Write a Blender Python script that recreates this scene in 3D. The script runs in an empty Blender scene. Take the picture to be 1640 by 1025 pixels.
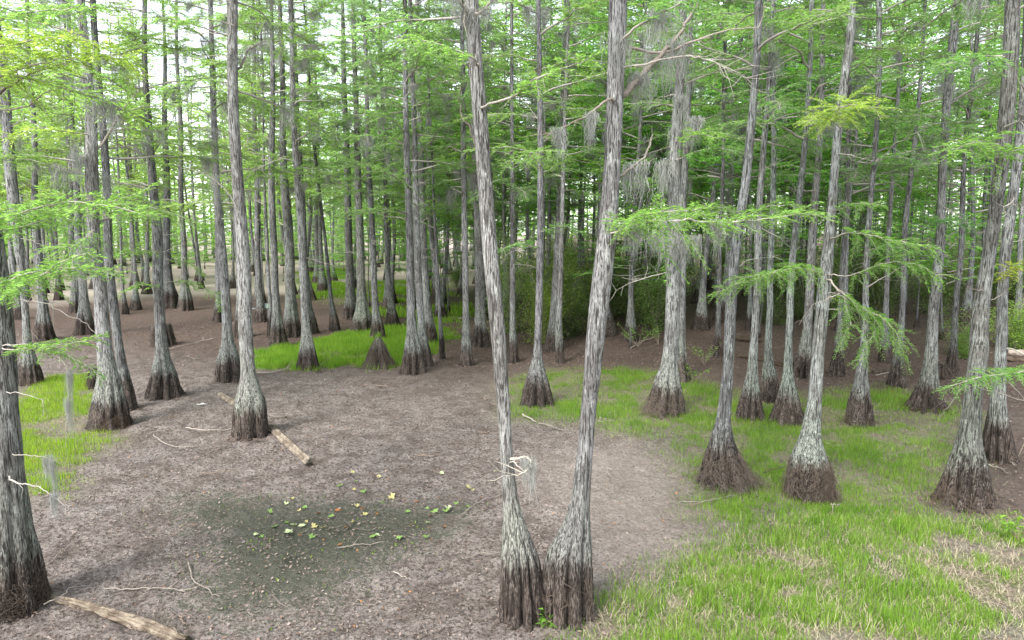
import bpy, math, random
import numpy as np
from math import radians as R

scene = bpy.context.scene
COL = scene.collection

# ------------------------------------------------------------------ camera, sky, sun, exposure
CAM_Z, PITCH, FPX = 5.0, R(7.5), 1092.0          # focal length in pixels of the 1640 px wide photograph
cam_d = bpy.data.cameras.new('camera')
cam_d.sensor_width = 36.0
cam_d.lens = 36.0 * FPX / 1640.0
cam_d.clip_start, cam_d.clip_end = 0.1, 2000.0
cam = bpy.data.objects.new('camera', cam_d)
COL.objects.link(cam)
cam.location = (0, 0, CAM_Z)
cam.rotation_euler = (R(90) - PITCH, 0, 0)
scene.camera = cam

SUN_EL, SUN_AZ = R(52), R(-145)                   # azimuth from +Y towards +X
world = bpy.data.worlds.new('World')
scene.world = world
world.use_nodes = True
wn, wl = world.node_tree.nodes, world.node_tree.links
wn.clear()
sky = wn.new('ShaderNodeTexSky'); sky.sky_type = 'NISHITA'; sky.sun_disc = False
sky.sun_elevation = SUN_EL; sky.sun_rotation = SUN_AZ
sky.air_density = 1.0; sky.dust_density = 1.5; sky.ozone_density = 1.0
bw = wn.new('ShaderNodeRGBToBW')
mixw = wn.new('ShaderNodeMix'); mixw.data_type = 'RGBA'; mixw.inputs[0].default_value = 0.72   # thin even cloud: most of the blue is lost
bg = wn.new('ShaderNodeBackground'); bg.inputs[1].default_value = 0.15
wo = wn.new('ShaderNodeOutputWorld')
wl.new(sky.outputs[0], bw.inputs[0]); wl.new(sky.outputs[0], mixw.inputs[6]); wl.new(bw.outputs[0], mixw.inputs[7])
wl.new(mixw.outputs[2], bg.inputs[0]); wl.new(bg.outputs[0], wo.inputs[0])

sun_d = bpy.data.lights.new('sun', 'SUN')
sun_d.energy = 0.9; sun_d.angle = R(14); sun_d.color = (1.0, 0.985, 0.955)
sun = bpy.data.objects.new('sun', sun_d)
COL.objects.link(sun)
sun.rotation_euler = (R(90) - SUN_EL, 0, R(180) - SUN_AZ)

vs = scene.view_settings
vs.view_transform = 'Standard'; vs.look = 'None'; vs.gamma = 1.0; vs.use_curve_mapping = False
vs.exposure = 2.5
cy = scene.cycles
cy.max_bounces = 7; cy.diffuse_bounces = 4; cy.glossy_bounces = 2; cy.transmission_bounces = 5; cy.transparent_max_bounces = 4
cy.caustics_reflective = False; cy.caustics_refractive = False

# ------------------------------------------------------------------ numeric helpers
_tab = np.random.RandomState(7).rand(65536).astype(np.float64)
def _h(ix, iy, s):
    return _tab[(ix * 374761 + iy * 668265 + s * 97561 + ((ix * 31) ^ (iy * 17))) & 65535]
def vnoise(x, y, s=0):
    x = np.asarray(x, float); y = np.asarray(y, float)
    ix = np.floor(x).astype(np.int64); iy = np.floor(y).astype(np.int64)
    fx = x - ix; fy = y - iy
    fx = fx * fx * (3 - 2 * fx); fy = fy * fy * (3 - 2 * fy)
    a = _h(ix, iy, s); b = _h(ix + 1, iy, s); c = _h(ix, iy + 1, s); d = _h(ix + 1, iy + 1, s)
    return (a + (b - a) * fx) * (1 - fy) + (c + (d - c) * fx) * fy
def fbm(x, y, s=0, o=4):
    t = 0; a = 0.5; n = 0
    for i in range(o):
        t = t + a * vnoise(np.asarray(x) * 2 ** i, np.asarray(y) * 2 ** i, s + i); n += a; a *= .55
    return t / n
def sstep(a, b, x):
    t = np.clip((np.asarray(x, float) - a) / (b - a), 0, 1)
    return t * t * (3 - 2 * t)

def ground_z(x, y):
    """slow shape of the pond bed: flat, with a low bank rising at the right and far behind"""
    x = np.asarray(x, float); y = np.asarray(y, float)
    bank = 0.9 * sstep(21, 38, y + 0.25 * x) * sstep(-3, 9, x - 0.05 * y)
    und = 0.10 * (fbm(x / 4.0, y / 4.0, 3, 3) - .5)
    return bank + und

CP, SP = math.cos(PITCH), math.sin(PITCH)
def ray(px, py):
    dx = (px - 820.0) / FPX; dy = -(py - 512.5) / FPX
    return np.array((dx, CP + dy * SP, -SP + dy * CP))
def at(px, py):
    """the ground point that the photograph shows at a pixel"""
    d = ray(px, py); z = 0.0
    for _ in range(12):
        t = (z - CAM_Z) / d[2]
        z = float(ground_z(t * d[0], t * d[1]))
    return np.array((t * d[0], t * d[1], z))
def on_plane(px, py, Y):
    d = ray(px, py); t = Y / d[1]
    return np.array((t * d[0], Y, CAM_Z + t * d[2])), t

def mk_mesh(name, V, F, mat=None, smooth=True):
    """V (n,3); F a list of (m,k) index arrays"""
    me = bpy.data.meshes.new(name)
    V = np.asarray(V, np.float32)
    F = [np.asarray(f, np.int32) for f in F if len(f)]
    me.vertices.add(len(V)); me.vertices.foreach_set('co', V.ravel())
    li = np.concatenate([f.ravel() for f in F])
    tot = np.concatenate([np.full(len(f), f.shape[1], np.int32) for f in F])
    st = np.concatenate([[0], np.cumsum(tot)[:-1]]).astype(np.int32)
    me.loops.add(len(li)); me.loops.foreach_set('vertex_index', li)
    me.polygons.add(len(tot)); me.polygons.foreach_set('loop_start', st); me.polygons.foreach_set('loop_total', tot)
    if smooth: me.polygons.foreach_set('use_smooth', np.ones(len(tot), bool))
    if mat: me.materials.append(mat)
    me.update(calc_edges=True)
    return me
def set_attr(me, name, vals):
    a = me.attributes.new(name, 'FLOAT', 'POINT'); a.data.foreach_set('value', np.asarray(vals, np.float32))

def link(name, data, parent=None, loc=(0, 0, 0), rot=(0, 0, 0), scale=1.0, color=None):
    o = bpy.data.objects.new(name, data)
    COL.objects.link(o)
    if parent is not None: o.parent = parent
    o.location = loc; o.rotation_euler = rot
    o.scale = (scale,) * 3 if np.isscalar(scale) else scale
    if color is not None: o.color = (*color, 1.0)
    return o
def tag(o, label, cat, group=None):
    o['label'] = label; o['category'] = cat
    if group: o['group'] = group
    return o
def thing(name, label, cat, loc, rotz=0.0, group=None):
    return tag(link(name, None, None, loc, (0, 0, rotz)), label, cat, group)

class Geo:
    """collects vertices and faces"""
    def __init__(s): s.V = []; s.F = {3: [], 4: []}; s.n = 0
    def add(s, V, F):
        V = np.asarray(V, float); F = np.asarray(F, np.int64)
        s.V.append(V); s.F[F.shape[1]].append(F + s.n); s.n += len(V)
    def arr(s): return np.concatenate(s.V), [np.concatenate(f) for f in s.F.values() if f]
    def mesh(s, name, mat, smooth=True):
        V, F = s.arr(); return mk_mesh(name, V, F, mat, smooth)

def tube(g, P, rad, sides=5, cap=True):
    P = np.asarray(P, float); n = len(P); rad = np.broadcast_to(np.asarray(rad, float), (n,))
    T = np.gradient(P, axis=0); T /= np.linalg.norm(T, axis=1)[:, None] + 1e-9
    ref = np.array((0, 0, 1.0)) if abs(T[:, 2]).mean() < .8 else np.array((1.0, 0, 0))
    A = np.cross(T, ref); A /= np.linalg.norm(A, axis=1)[:, None] + 1e-9
    B = np.cross(T, A)
    th = np.arange(sides) * 2 * np.pi / sides
    V = P[:, None] + rad[:, None, None] * (A[:, None] * np.cos(th)[None, :, None] + B[:, None] * np.sin(th)[None, :, None])
    i = np.arange(n - 1)[:, None] * sides; j = np.arange(sides)[None]; j2 = (j + 1) % sides
    F = np.stack([i + j, i + j2, i + sides + j2, i + sides + j], -1).reshape(-1, 4)
    g.add(V.reshape(-1, 3), F)
    if cap:
        k = sides
        for end in (0, n - 1):
            ring = V[end]; c = P[end][None]
            g.add(np.concatenate([ring, c]), np.stack([np.arange(k), (np.arange(k) + 1) % k, np.full(k, k)], 1))

def smooth_path(P, n):
    """Catmull-Rom through the points, n samples"""
    P = np.asarray(P, float)
    if len(P) == 2: return P[0] + (P[1] - P[0]) * np.linspace(0, 1, n)[:, None]
    Q = np.vstack([2 * P[0] - P[1], P, 2 * P[-1] - P[-2]])
    t = np.linspace(0, len(P) - 1 - 1e-6, n); i = t.astype(int); f = (t - i)[:, None]
    p0, p1, p2, p3 = Q[i], Q[i + 1], Q[i + 2], Q[i + 3]
    return .5 * (2 * p1 + (p2 - p0) * f + (2 * p0 - 5 * p1 + 4 * p2 - p3) * f ** 2 + (3 * p1 - p0 - 3 * p2 + p3) * f ** 3)

# ------------------------------------------------------------------ materials
def new_mat(name):
    m = bpy.data.materials.new(name); m.use_nodes = True
    nt = m.node_tree; nt.nodes.clear()
    return m, nt.nodes, nt.links
class NB:
    """tiny node builder"""
    def __init__(s, name):
        s.m, s.n, s.l = new_mat(name)
        s.out = s.n.new('ShaderNodeOutputMaterial')
    def node(s, t, **kw):
        x = s.n.new(t)
        for k, v in kw.items(): setattr(x, k, v)
        return x
    def put(s, sock, v):
        if hasattr(v, 'links') or isinstance(v, bpy.types.NodeSocket): s.l.new(v, sock)
        elif isinstance(v, (tuple, list)) and len(v) == 3 and sock.type == 'RGBA': sock.default_value = (*v, 1)
        else: sock.default_value = v
    def mix(s, f, a, b, mode='MIX'):
        x = s.node('ShaderNodeMix', data_type='RGBA', blend_type=mode)
        s.put(x.inputs[0], f); s.put(x.inputs[6], a); s.put(x.inputs[7], b)
        return x.outputs[2]
    def math(s, op, a, b=0.0, c=None):
        x = s.node('ShaderNodeMath', operation=op)
        s.put(x.inputs[0], a); s.put(x.inputs[1], b)
        if c is not None: s.put(x.inputs[2], c)
        return x.outputs[0]
    def ramp(s, v, a, b, lo=0.0, hi=1.0):
        x = s.node('ShaderNodeMapRange', interpolation_type='SMOOTHSTEP')
        s.put(x.inputs[0], v); x.inputs[1].default_value = a; x.inputs[2].default_value = b
        x.inputs[3].default_value = lo; x.inputs[4].default_value = hi
        return x.outputs[0]
    def coords(s, kind='Object', scale=(1, 1, 1)):
        c = s.node('ShaderNodeTexCoord'); mp = s.node('ShaderNodeMapping')
        mp.inputs['Scale'].default_value = scale
        s.l.new(c.outputs[kind], mp.inputs[0]); return mp.outputs[0]
    def noise(s, vec, scale, detail=4, rough=.55, dist=0.0):
        x = s.node('ShaderNodeTexNoise')
        s.l.new(vec, x.inputs['Vector']); x.inputs['Scale'].default_value = scale
        x.inputs['Detail'].default_value = detail; x.inputs['Roughness'].default_value = rough
        x.inputs['Distortion'].default_value = dist
        return x.outputs[0]
    def voro(s, vec, scale, feature='F1', out=0):
        x = s.node('ShaderNodeTexVoronoi', feature=feature)
        s.l.new(vec, x.inputs['Vector']); x.inputs['Scale'].default_value = scale
        return x.outputs[out]
    def bump(s, h, strength, dist):
        x = s.node('ShaderNodeBump'); s.l.new(h, x.inputs['Height'])
        x.inputs['Strength'].default_value = strength; x.inputs['Distance'].default_value = dist
        return x.outputs[0]
    def objcol(s):
        return s.node('ShaderNodeObjectInfo').outputs['Color']
    def attr(s, name):
        return s.node('ShaderNodeAttribute', attribute_name=name).outputs['Fac']
    def surface(s, col, rough=.9, normal=None, transl=None, tf=.4, spec=.2):
        p = s.node('ShaderNodeBsdfPrincipled')
        s.put(p.inputs['Base Color'], col); s.put(p.inputs['Roughness'], rough)
        p.inputs['Specular IOR Level'].default_value = spec
        if normal is not None: s.l.new(normal, p.inputs['Normal'])
        sh = p.outputs[0]
        if transl is not None:
            t = s.node('ShaderNodeBsdfTranslucent'); s.put(t.inputs[0], transl)
            mx = s.node('ShaderNodeMixShader'); mx.inputs[0].default_value = tf
            s.l.new(sh, mx.inputs[1]); s.l.new(t.outputs[0], mx.inputs[2]); sh = mx.outputs[0]
        s.l.new(sh, s.out.inputs[0]); return s.m

def bark_material():
    b = NB('cypress_bark')
    oi = b.node('ShaderNodeObjectInfo'); rnd = oi.outputs['Random']
    off = b.node('ShaderNodeCombineXYZ')
    b.l.new(b.math('MULTIPLY', rnd, 37.0), off.inputs[0]); b.l.new(b.math('MULTIPLY', rnd, 91.0), off.inputs[1])
    obj = b.coords('Object'); xyz = b.node('ShaderNodeSeparateXYZ'); b.l.new(obj, xyz.inputs[0])
    z = xyz.outputs[2]
    add = b.node('ShaderNodeVectorMath', operation='ADD'); b.l.new(obj, add.inputs[0]); b.l.new(off.outputs[0], add.inputs[1]); o2 = add.outputs[0]
    def scaled(k):
        m = b.node('ShaderNodeMapping'); m.inputs['Scale'].default_value = (1, 1, k); b.l.new(o2, m.inputs[0]); return m.outputs[0]
    n1 = b.noise(scaled(.085), 46, 4, .62, .5)      # long vertical strips
    n2 = b.noise(scaled(.18), 95, 3, .6, .3)        # short flakes
    n3 = b.noise(scaled(.6), 1.7, 3, .55)           # broad blotches
    n4 = b.noise(scaled(.5), 9, 4, .62)
    crack = b.math('MULTIPLY', b.ramp(n1, .40, .53), b.ramp(n2, .30, .48))
    warm = b.mix(rnd, (.125, .120, .116), (.195, .178, .158))
    up = b.mix(b.ramp(n3, .35, .65), warm, (.270, .264, .252))
    up = b.mix(b.math('MULTIPLY', b.ramp(n4, .50, .70), .8), up, (.35, .35, .33))
    lich = b.mix(b.ramp(n2, .35, .7), (.135, .138, .118), (.31, .32, .27))
    low = b.math('SUBTRACT', 1.0, b.ramp(z, 1.2, 2.4))
    lf = b.math('MULTIPLY', low, b.ramp(b.math('ADD', n3, b.math('MULTIPLY', rnd, .2)), .38, .70))
    dry = b.mix(lf, up, lich)
    fleck = b.math('MULTIPLY', b.ramp(n2, .58, .68), b.ramp(n4, .42, .62))
    dry = b.mix(b.math('MULTIPLY', fleck, .8), dry, (.56, .56, .51))
    dry = b.mix(crack, (.050, .045, .041), dry)
    dry = b.mix(1.0, dry, b.objcol(), 'MULTIPLY'); dry = b.mix(1.0, dry, (.88, .90, .925), 'MULTIPLY')
    wet = b.mix(b.ramp(n3, .3, .7), (.026, .020, .016), (.105, .082, .068))
    wet = b.mix(b.math('MULTIPLY', b.ramp(n2, .50, .66), b.ramp(n4, .36, .56)), wet, (.20, .172, .150))
    wet = b.mix(crack, (.016, .012, .010), wet)
    line = b.math('ADD', z, b.math('MULTIPLY', b.math('SUBTRACT', n1, .5), .8))
    line = b.math('ADD', line, b.math('MULTIPLY', b.math('SUBTRACT', n3, .5), .8))
    line = b.math('ADD', line, b.math('MULTIPLY', b.math('SUBTRACT', rnd, .5), .28))
    wl_ = b.ramp(line, .58, 1.06)
    col = b.mix(wl_, wet, dry)
    hgt = b.math('ADD', b.math('MULTIPLY', n1, 1.0), b.math('MULTIPLY', n2, .45))
    return b.surface(col, .92, b.bump(hgt, 1.0, .035), spec=.12)
BARK = bark_material()

def simple_wood(name, c1, c2, sc=(1, 1, 1), scale=20, bump=.02):
    b = NB(name); v = b.coords('Object', sc)
    n = b.noise(v, scale, 4, .6); n2 = b.noise(v, scale * 4, 3, .6)
    col = b.mix(n, c1, c2); col = b.mix(b.ramp(n2, .58, .7), col, tuple(x * .45 for x in c1))
    col = b.mix(1.0, col, b.objcol(), 'MULTIPLY')
    return b.surface(col, .9, b.bump(n2, .6, bump), spec=.1)
TWIG = simple_wood('twig_bark', (.20, .17, .145), (.40, .375, .34), scale=14)
DEADWOOD = simple_wood('weathered_wood', (.30, .235, .18), (.50, .43, .35), scale=11)
def log_wood():
    b = NB('log_wood'); cx = b.node('ShaderNodeCombineXYZ')
    b.l.new(b.attr('along'), cx.inputs[0]); b.l.new(b.attr('ca'), cx.inputs[1]); b.l.new(b.attr('sa'), cx.inputs[2])
    v = cx.outputs[0]; mp = b.node('ShaderNodeMapping'); mp.inputs['Scale'].default_value = (.9, 1, 1); b.l.new(v, mp.inputs[0])
    g1 = b.noise(mp.outputs[0], 5.0, 5, .65, .4); g2 = b.noise(mp.outputs[0], 16, 4, .6); o = b.coords('Object'); n = b.noise(o, 5, 4, .6)
    col = b.mix(b.ramp(n, .35, .68), (.15, .118, .095), (.36, .315, .262))
    col = b.mix(b.ramp(g1, .30, .46, 1, 0), col, (.075, .052, .038))
    col = b.mix(b.math('MULTIPLY', b.ramp(g2, .56, .70), .7), col, (.50, .45, .38))
    col = b.mix(1.0, col, b.objcol(), 'MULTIPLY')
    return b.surface(col, .92, b.bump(b.math('ADD', g1, b.math('MULTIPLY', g2, .5)), 1.0, .03), spec=.1)
LOGM = log_wood()
ROOT = simple_wood('root_fibre', (.060, .050, .042), (.195, .165, .138), scale=9)

def leaf_material(name, c1, c2, tr, tf=.45):
    b = NB(name); v = b.coords('Object')
    n = b.noise(v, 1.6, 3, .6); n2 = b.noise(v, 11, 2, .5)
    col = b.mix(b.ramp(n, .3, .7), c1, c2)
    col = b.mix(b.math('MULTIPLY', b.ramp(n2, .62, .8), .5), col, (.17, .17, .04))
    ri = b.node('ShaderNodeNewGeometry').outputs['Random Per Island']
    k = b.ramp(ri, 0, 1, .62, 1.38)
    tint = b.mix(1.0, b.objcol(), k, 'MULTIPLY')
    col = b.mix(1.0, col, tint, 'MULTIPLY')
    t2 = b.mix(1.0, tr, tint, 'MULTIPLY')
    return b.surface(col, .65, None, t2, tf, .25)
NEEDLE = leaf_material('cypress_needles', (.068, .148, .040), (.112, .202, .062), (.27, .47, .115), .6)
SHRUBL = leaf_material('shrub_leaves', (.065, .105, .034), (.125, .160, .058), (.23, .33, .09), .48)
GRASSM = leaf_material('grass_blades', (.100, .205, .018), (.190, .290, .042), (.28, .49, .045), .42)

def moss_material():
    b = NB('spanish_moss'); v = b.coords('Object')
    n = b.noise(v, 6, 3)
    return b.surface(b.mix(n, (.23, .235, .21), (.40, .405, .37)), .95, None, (.32, .325, .29), .35, .05)
MOSS = moss_material()

def litter_material():
    b = NB('leaf_litter'); f = b.attr('tone')
    col = b.mix(b.ramp(f, .0, .5), (.075, .052, .040), (.19, .145, .118))
    col = b.mix(b.ramp(f, .6, .95), col, (.215, .178, .155))
    col = b.mix(b.ramp(f, .982, .985), col, (.34, .15, .05))
    return b.surface(col, .9, None, spec=.15)
LITTER = litter_material()

def ground_material():
    b = NB('pond_bed'); v = b.coords('Object')
    alg, grs, lit, pale = (b.attr(k) for k in ('algae', 'grassy', 'litter', 'pale'))
    n0 = b.noise(v, .55, 4, .6); n1 = b.noise(v, 3.2, 5, .62, .5); n2 = b.noise(v, 17, 5, .65, .6); n3 = b.noise(v, 60, 4, .65)
    cell = b.voro(v, 13)
    mud = b.mix(b.ramp(n1, .3, .7), (.180, .148, .130), (.310, .268, .240))
    mud = b.mix(b.ramp(n0, .45, .80, 0, .55), mud, (.31, .28, .262))
    mud = b.mix(b.math('MULTIPLY', b.ramp(n2, .49, .58), .80), mud, (.060, .044, .036))  # dark specks paint the shadows of the clods and crevices into the mud
    mud = b.mix(b.math('MULTIPLY', b.ramp(n1, .60, .72), .55), mud, (.115, .078, .060))
    mud = b.mix(b.math('MULTIPLY', b.ramp(n3, .58, .72), .75), mud, (.40, .345, .31))
    nb_ = b.noise(v, 1.1, 5, .65, .8)
    mud = b.mix(b.ramp(nb_, .46, .62, 0, .55), mud, (.092, .068, .056))
    litc = b.mix(b.ramp(n2, .35, .68), (.066, .044, .036), (.165, .120, .098))
    litc = b.mix(b.math('MULTIPLY', b.ramp(n3, .58, .72), .7), litc, (.29, .22, .18))
    col = b.mix(lit, mud, litc)
    straw = b.mix(b.ramp(n2, .35, .65), (.17, .135, .095), (.33, .275, .205))
    straw = b.mix(b.math('MULTIPLY', b.ramp(n1, .4, .6), .6), straw, (.12, .17, .035))
    col = b.mix(grs, col, straw)
    tan = b.mix(n2, (.30, .25, .205), (.47, .405, .345))
    col = b.mix(pale, col, tan)
    al = b.mix(b.ramp(n2, .3, .7), (.045, .050, .034), (.100, .106, .074))
    al = b.mix(b.math('MULTIPLY', b.ramp(n3, .64, .75), .6), al, (.19, .26, .07))
    am = b.math('MULTIPLY', b.ramp(b.math('ADD', alg, b.math('ADD', b.math('MULTIPLY', b.math('SUBTRACT', n1, .5), 1.5), b.math('MULTIPLY', b.math('SUBTRACT', n2, .5), 1.3))), .34, .86), .85)
    col = b.mix(am, col, al)
    hgt = b.math('ADD', b.math('MULTIPLY', n2, 1.0), b.math('ADD', b.math('MULTIPLY', n3, .5), b.math('MULTIPLY', cell, .35)))
    return b.surface(col, .93, b.bump(hgt, 1.0, .10), spec=.15)
GROUND = ground_material()

# ------------------------------------------------------------------ the ground: regions traced on the bed, then one sheet
def world_poly(px): return np.array([at(x, y)[:2] for x, y in px])
def poly_mask(x, y, poly, soft):
    """1 inside, falling to 0 across `soft` metres round the outline"""
    x = np.asarray(x, float); y = np.asarray(y, float)
    inside = np.zeros(x.shape, bool); d2 = np.full(x.shape, 1e9)
    n = len(poly)
    for i in range(n):
        ax, ay = poly[i]; bx, by = poly[(i + 1) % n]
        c = ((ay > y) != (by > y)) & (x < (bx - ax) * (y - ay) / (by - ay + 1e-12) + ax)
        inside ^= c
        ex, ey = bx - ax, by - ay
        t = np.clip(((x - ax) * ex + (y - ay) * ey) / (ex * ex + ey * ey + 1e-12), 0, 1)
        d2 = np.minimum(d2, (x - ax - t * ex) ** 2 + (y - ay - t * ey) ** 2)
    d = np.sqrt(d2) * np.where(inside, 1, -1)
    return sstep(-soft, soft, d)
G_NEAR = world_poly([(905, 1120), (930, 1010), (960, 975), (1040, 930), (1130, 885), (1185, 850), (1230, 832), (1330, 822), (1440, 828), (1530, 842), (1640, 838), (1780, 850), (1900, 1120)])
G_MID = world_poly([(818, 612), (880, 592), (990, 590), (1060, 600), (1140, 618), (1220, 650), (1330, 630), (1430, 622), (1540, 660), (1510, 790), (1400, 825), (1200, 835), (1130, 815), (1105, 760), (1080, 700), (990, 690), (930, 672), (818, 668)])
G_CEN = world_poly([(406, 566), (470, 552), (545, 538), (560, 530), (640, 524), (700, 528), (722, 545), (668, 575), (650, 588), (560, 585), (480, 592), (406, 588)])
G_LEFT = world_poly([(20, 640), (75, 603), (150, 600), (160, 690), (195, 708), (150, 722), (105, 760), (95, 795), (20, 812), (-80, 800), (-80, 660)])
G_FAR1 = world_poly([(488, 436), (550, 428), (566, 470), (545, 484), (495, 476)])
G_FAR2 = world_poly([(600, 452), (700, 452), (760, 500), (700, 530), (600, 500)])
ALGAE = world_poly([(255, 800), (350, 785), (470, 795), (560, 800), (690, 800), (755, 808), (740, 850), (640, 900), (560, 945), (500, 985), (380, 1005), (300, 985), (290, 930), (330, 870), (280, 840)])
PALE1 = world_poly([(60, 446), (520, 440), (520, 462), (470, 470), (250, 474), (60, 490)])
PALE2 = world_poly([(860, 735), (1000, 705), (1090, 740), (1110, 800), (1170, 850), (1060, 915), (960, 950), (950, 850), (860, 800)])  # paler mud patch, its sunlit look painted into the colour

def grass_density(x, y):
    n = fbm(x / .55, y / .55, 21, 3); n2 = fbm(x / 2.2, y / 2.2, 25, 3)
    near = poly_mask(x, y, G_NEAR, .8) * sstep(.37, .62, n * .6 + n2 * .5) * (.62 + .38 * sstep(.35, .6, fbm(x / .16, y / .16, 71, 2)))
    mid = poly_mask(x, y, G_MID, 1.0) * sstep(.36, .58, n * .5 + n2 * .5)
    mid2 = poly_mask(x, y, G_MID, 1.0) * .25
    cen = sstep(.30, .75, poly_mask(x, y, G_CEN, 1.6) + .9 * (n - .5)) * sstep(.22, .50, n * .5 + n2 * .5)
    lef = sstep(.30, .8, poly_mask(x, y, G_LEFT, 1.2) + .9 * (n - .5)) * sstep(.30, .52, n * .4 + n2 * .6)
    far = np.maximum(poly_mask(x, y, G_FAR1, 2), poly_mask(x, y, G_FAR2, 1.5)) * sstep(.34, .55, n2)
    return np.maximum.reduce([near, mid, mid2, cen, lef, far])
def grass_zone(x, y):
    return np.maximum.reduce([poly_mask(x, y, G_NEAR, .8), poly_mask(x, y, G_MID, 1.5) * .8, poly_mask(x, y, G_CEN, .8), poly_mask(x, y, G_LEFT, 1.0), poly_mask(x, y, G_FAR1, 2.5)])

def build_ground():
    a_in = np.linspace(-50, 50, 640); a_out = np.concatenate([np.linspace(-180, -52, 40), a_in, np.linspace(52, 180, 40)[:-1]])
    ang = np.radians(a_out); na = len(ang)
    rad = np.concatenate([[.3, 1.5, 3.0, 4.2], np.geomspace(5.0, 75, 420), np.geomspace(82, 900, 22)]); nr = len(rad)
    A, Rr = np.meshgrid(ang, rad)
    X = np.sin(A) * Rr; Y = np.cos(A) * Rr
    Z = ground_z(X, Y)
    cl = fbm(X / .30, Y / .30, 40, 3) - .5; cl2 = fbm(X / .11, Y / .11, 44, 2) - .5; hol = sstep(.60, .78, fbm(X / .55, Y / .55, 48, 3))
    fade = 1 - sstep(30, 70, Rr)
    Z = Z + fade * (.075 * cl + .060 * cl2 - .05 * hol)
    V = np.stack([X, Y, Z], -1).reshape(-1, 3)
    V = np.vstack([V, [[0, 0, float(ground_z(0, 0))]]])
    i = np.arange(nr - 1)[:, None] * na; j = np.arange(na)[None]; j2 = (j + 1) % na
    F = np.stack([i + j, i + na + j, i + na + j2, i + j2], -1).reshape(-1, 4)
    C = np.stack([np.full(na, nr * na), np.arange(na), (np.arange(na) + 1) % na], 1)
    me = mk_mesh('ground', V, [F, C], GROUND)
    x, y = V[:, 0], V[:, 1]
    set_attr(me, 'algae', poly_mask(x, y, ALGAE, 1.5))
    set_attr(me, 'grassy', np.clip(grass_zone(x, y) * (.35 + .65 * sstep(.25, .6, fbm(x / .8, y / .8, 60, 3))), 0, 1))
    lit = sstep(17, 27, y + .35 * x + 4 * (fbm(x / 3, y / 3, 64) - .5))
    lit = np.maximum(lit, .8 * poly_mask(x, y, world_poly([(1480, 740), (1640, 640), (1800, 700), (1800, 830), (1640, 840), (1500, 835)]), .9))
    lit = np.maximum(lit, .55 * sstep(-3.5, -7, x - .3 * (y - 14)) * (1 - sstep(20, 24, y)) * 0 + lit)
    pale = np.maximum(poly_mask(x, y, PALE1, 3.0), .45 * poly_mask(x, y, PALE2, .9))
    pale = np.maximum(pale, .7 * sstep(52, 66, y) * sstep(4, -6, x - .05 * y))
    set_attr(me, 'litter', lit); set_attr(me, 'pale', pale)
    o = link('ground', me); o['kind'] = 'structure'
build_ground()

# ------------------------------------------------------------------ foliage, wood and moss generators
def leaves(g, P, D, L, W, rng):
    """narrow kite leaves: base points P, unit directions D, lengths L"""
    n = len(P)
    up = np.stack([rng.normal(0, .55, n), rng.normal(0, .55, n), np.ones(n)], 1)
    S = np.cross(D, up); S /= np.linalg.norm(S, axis=1)[:, None] + 1e-9
    L = L[:, None]; W = (np.broadcast_to(W, (n,)) * .5)[:, None]
    tip = P + D * L; tip[:, 2] -= .12 * L[:, 0]
    mid = P + D * L * .5; mid[:, 2] += .02 * L[:, 0]
    V = np.stack([P, mid + S * W, tip, mid - S * W], 1).reshape(-1, 3)
    g.add(V, np.arange(n)[:, None] * 4 + np.array([[0, 1, 2, 3]]))

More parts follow.
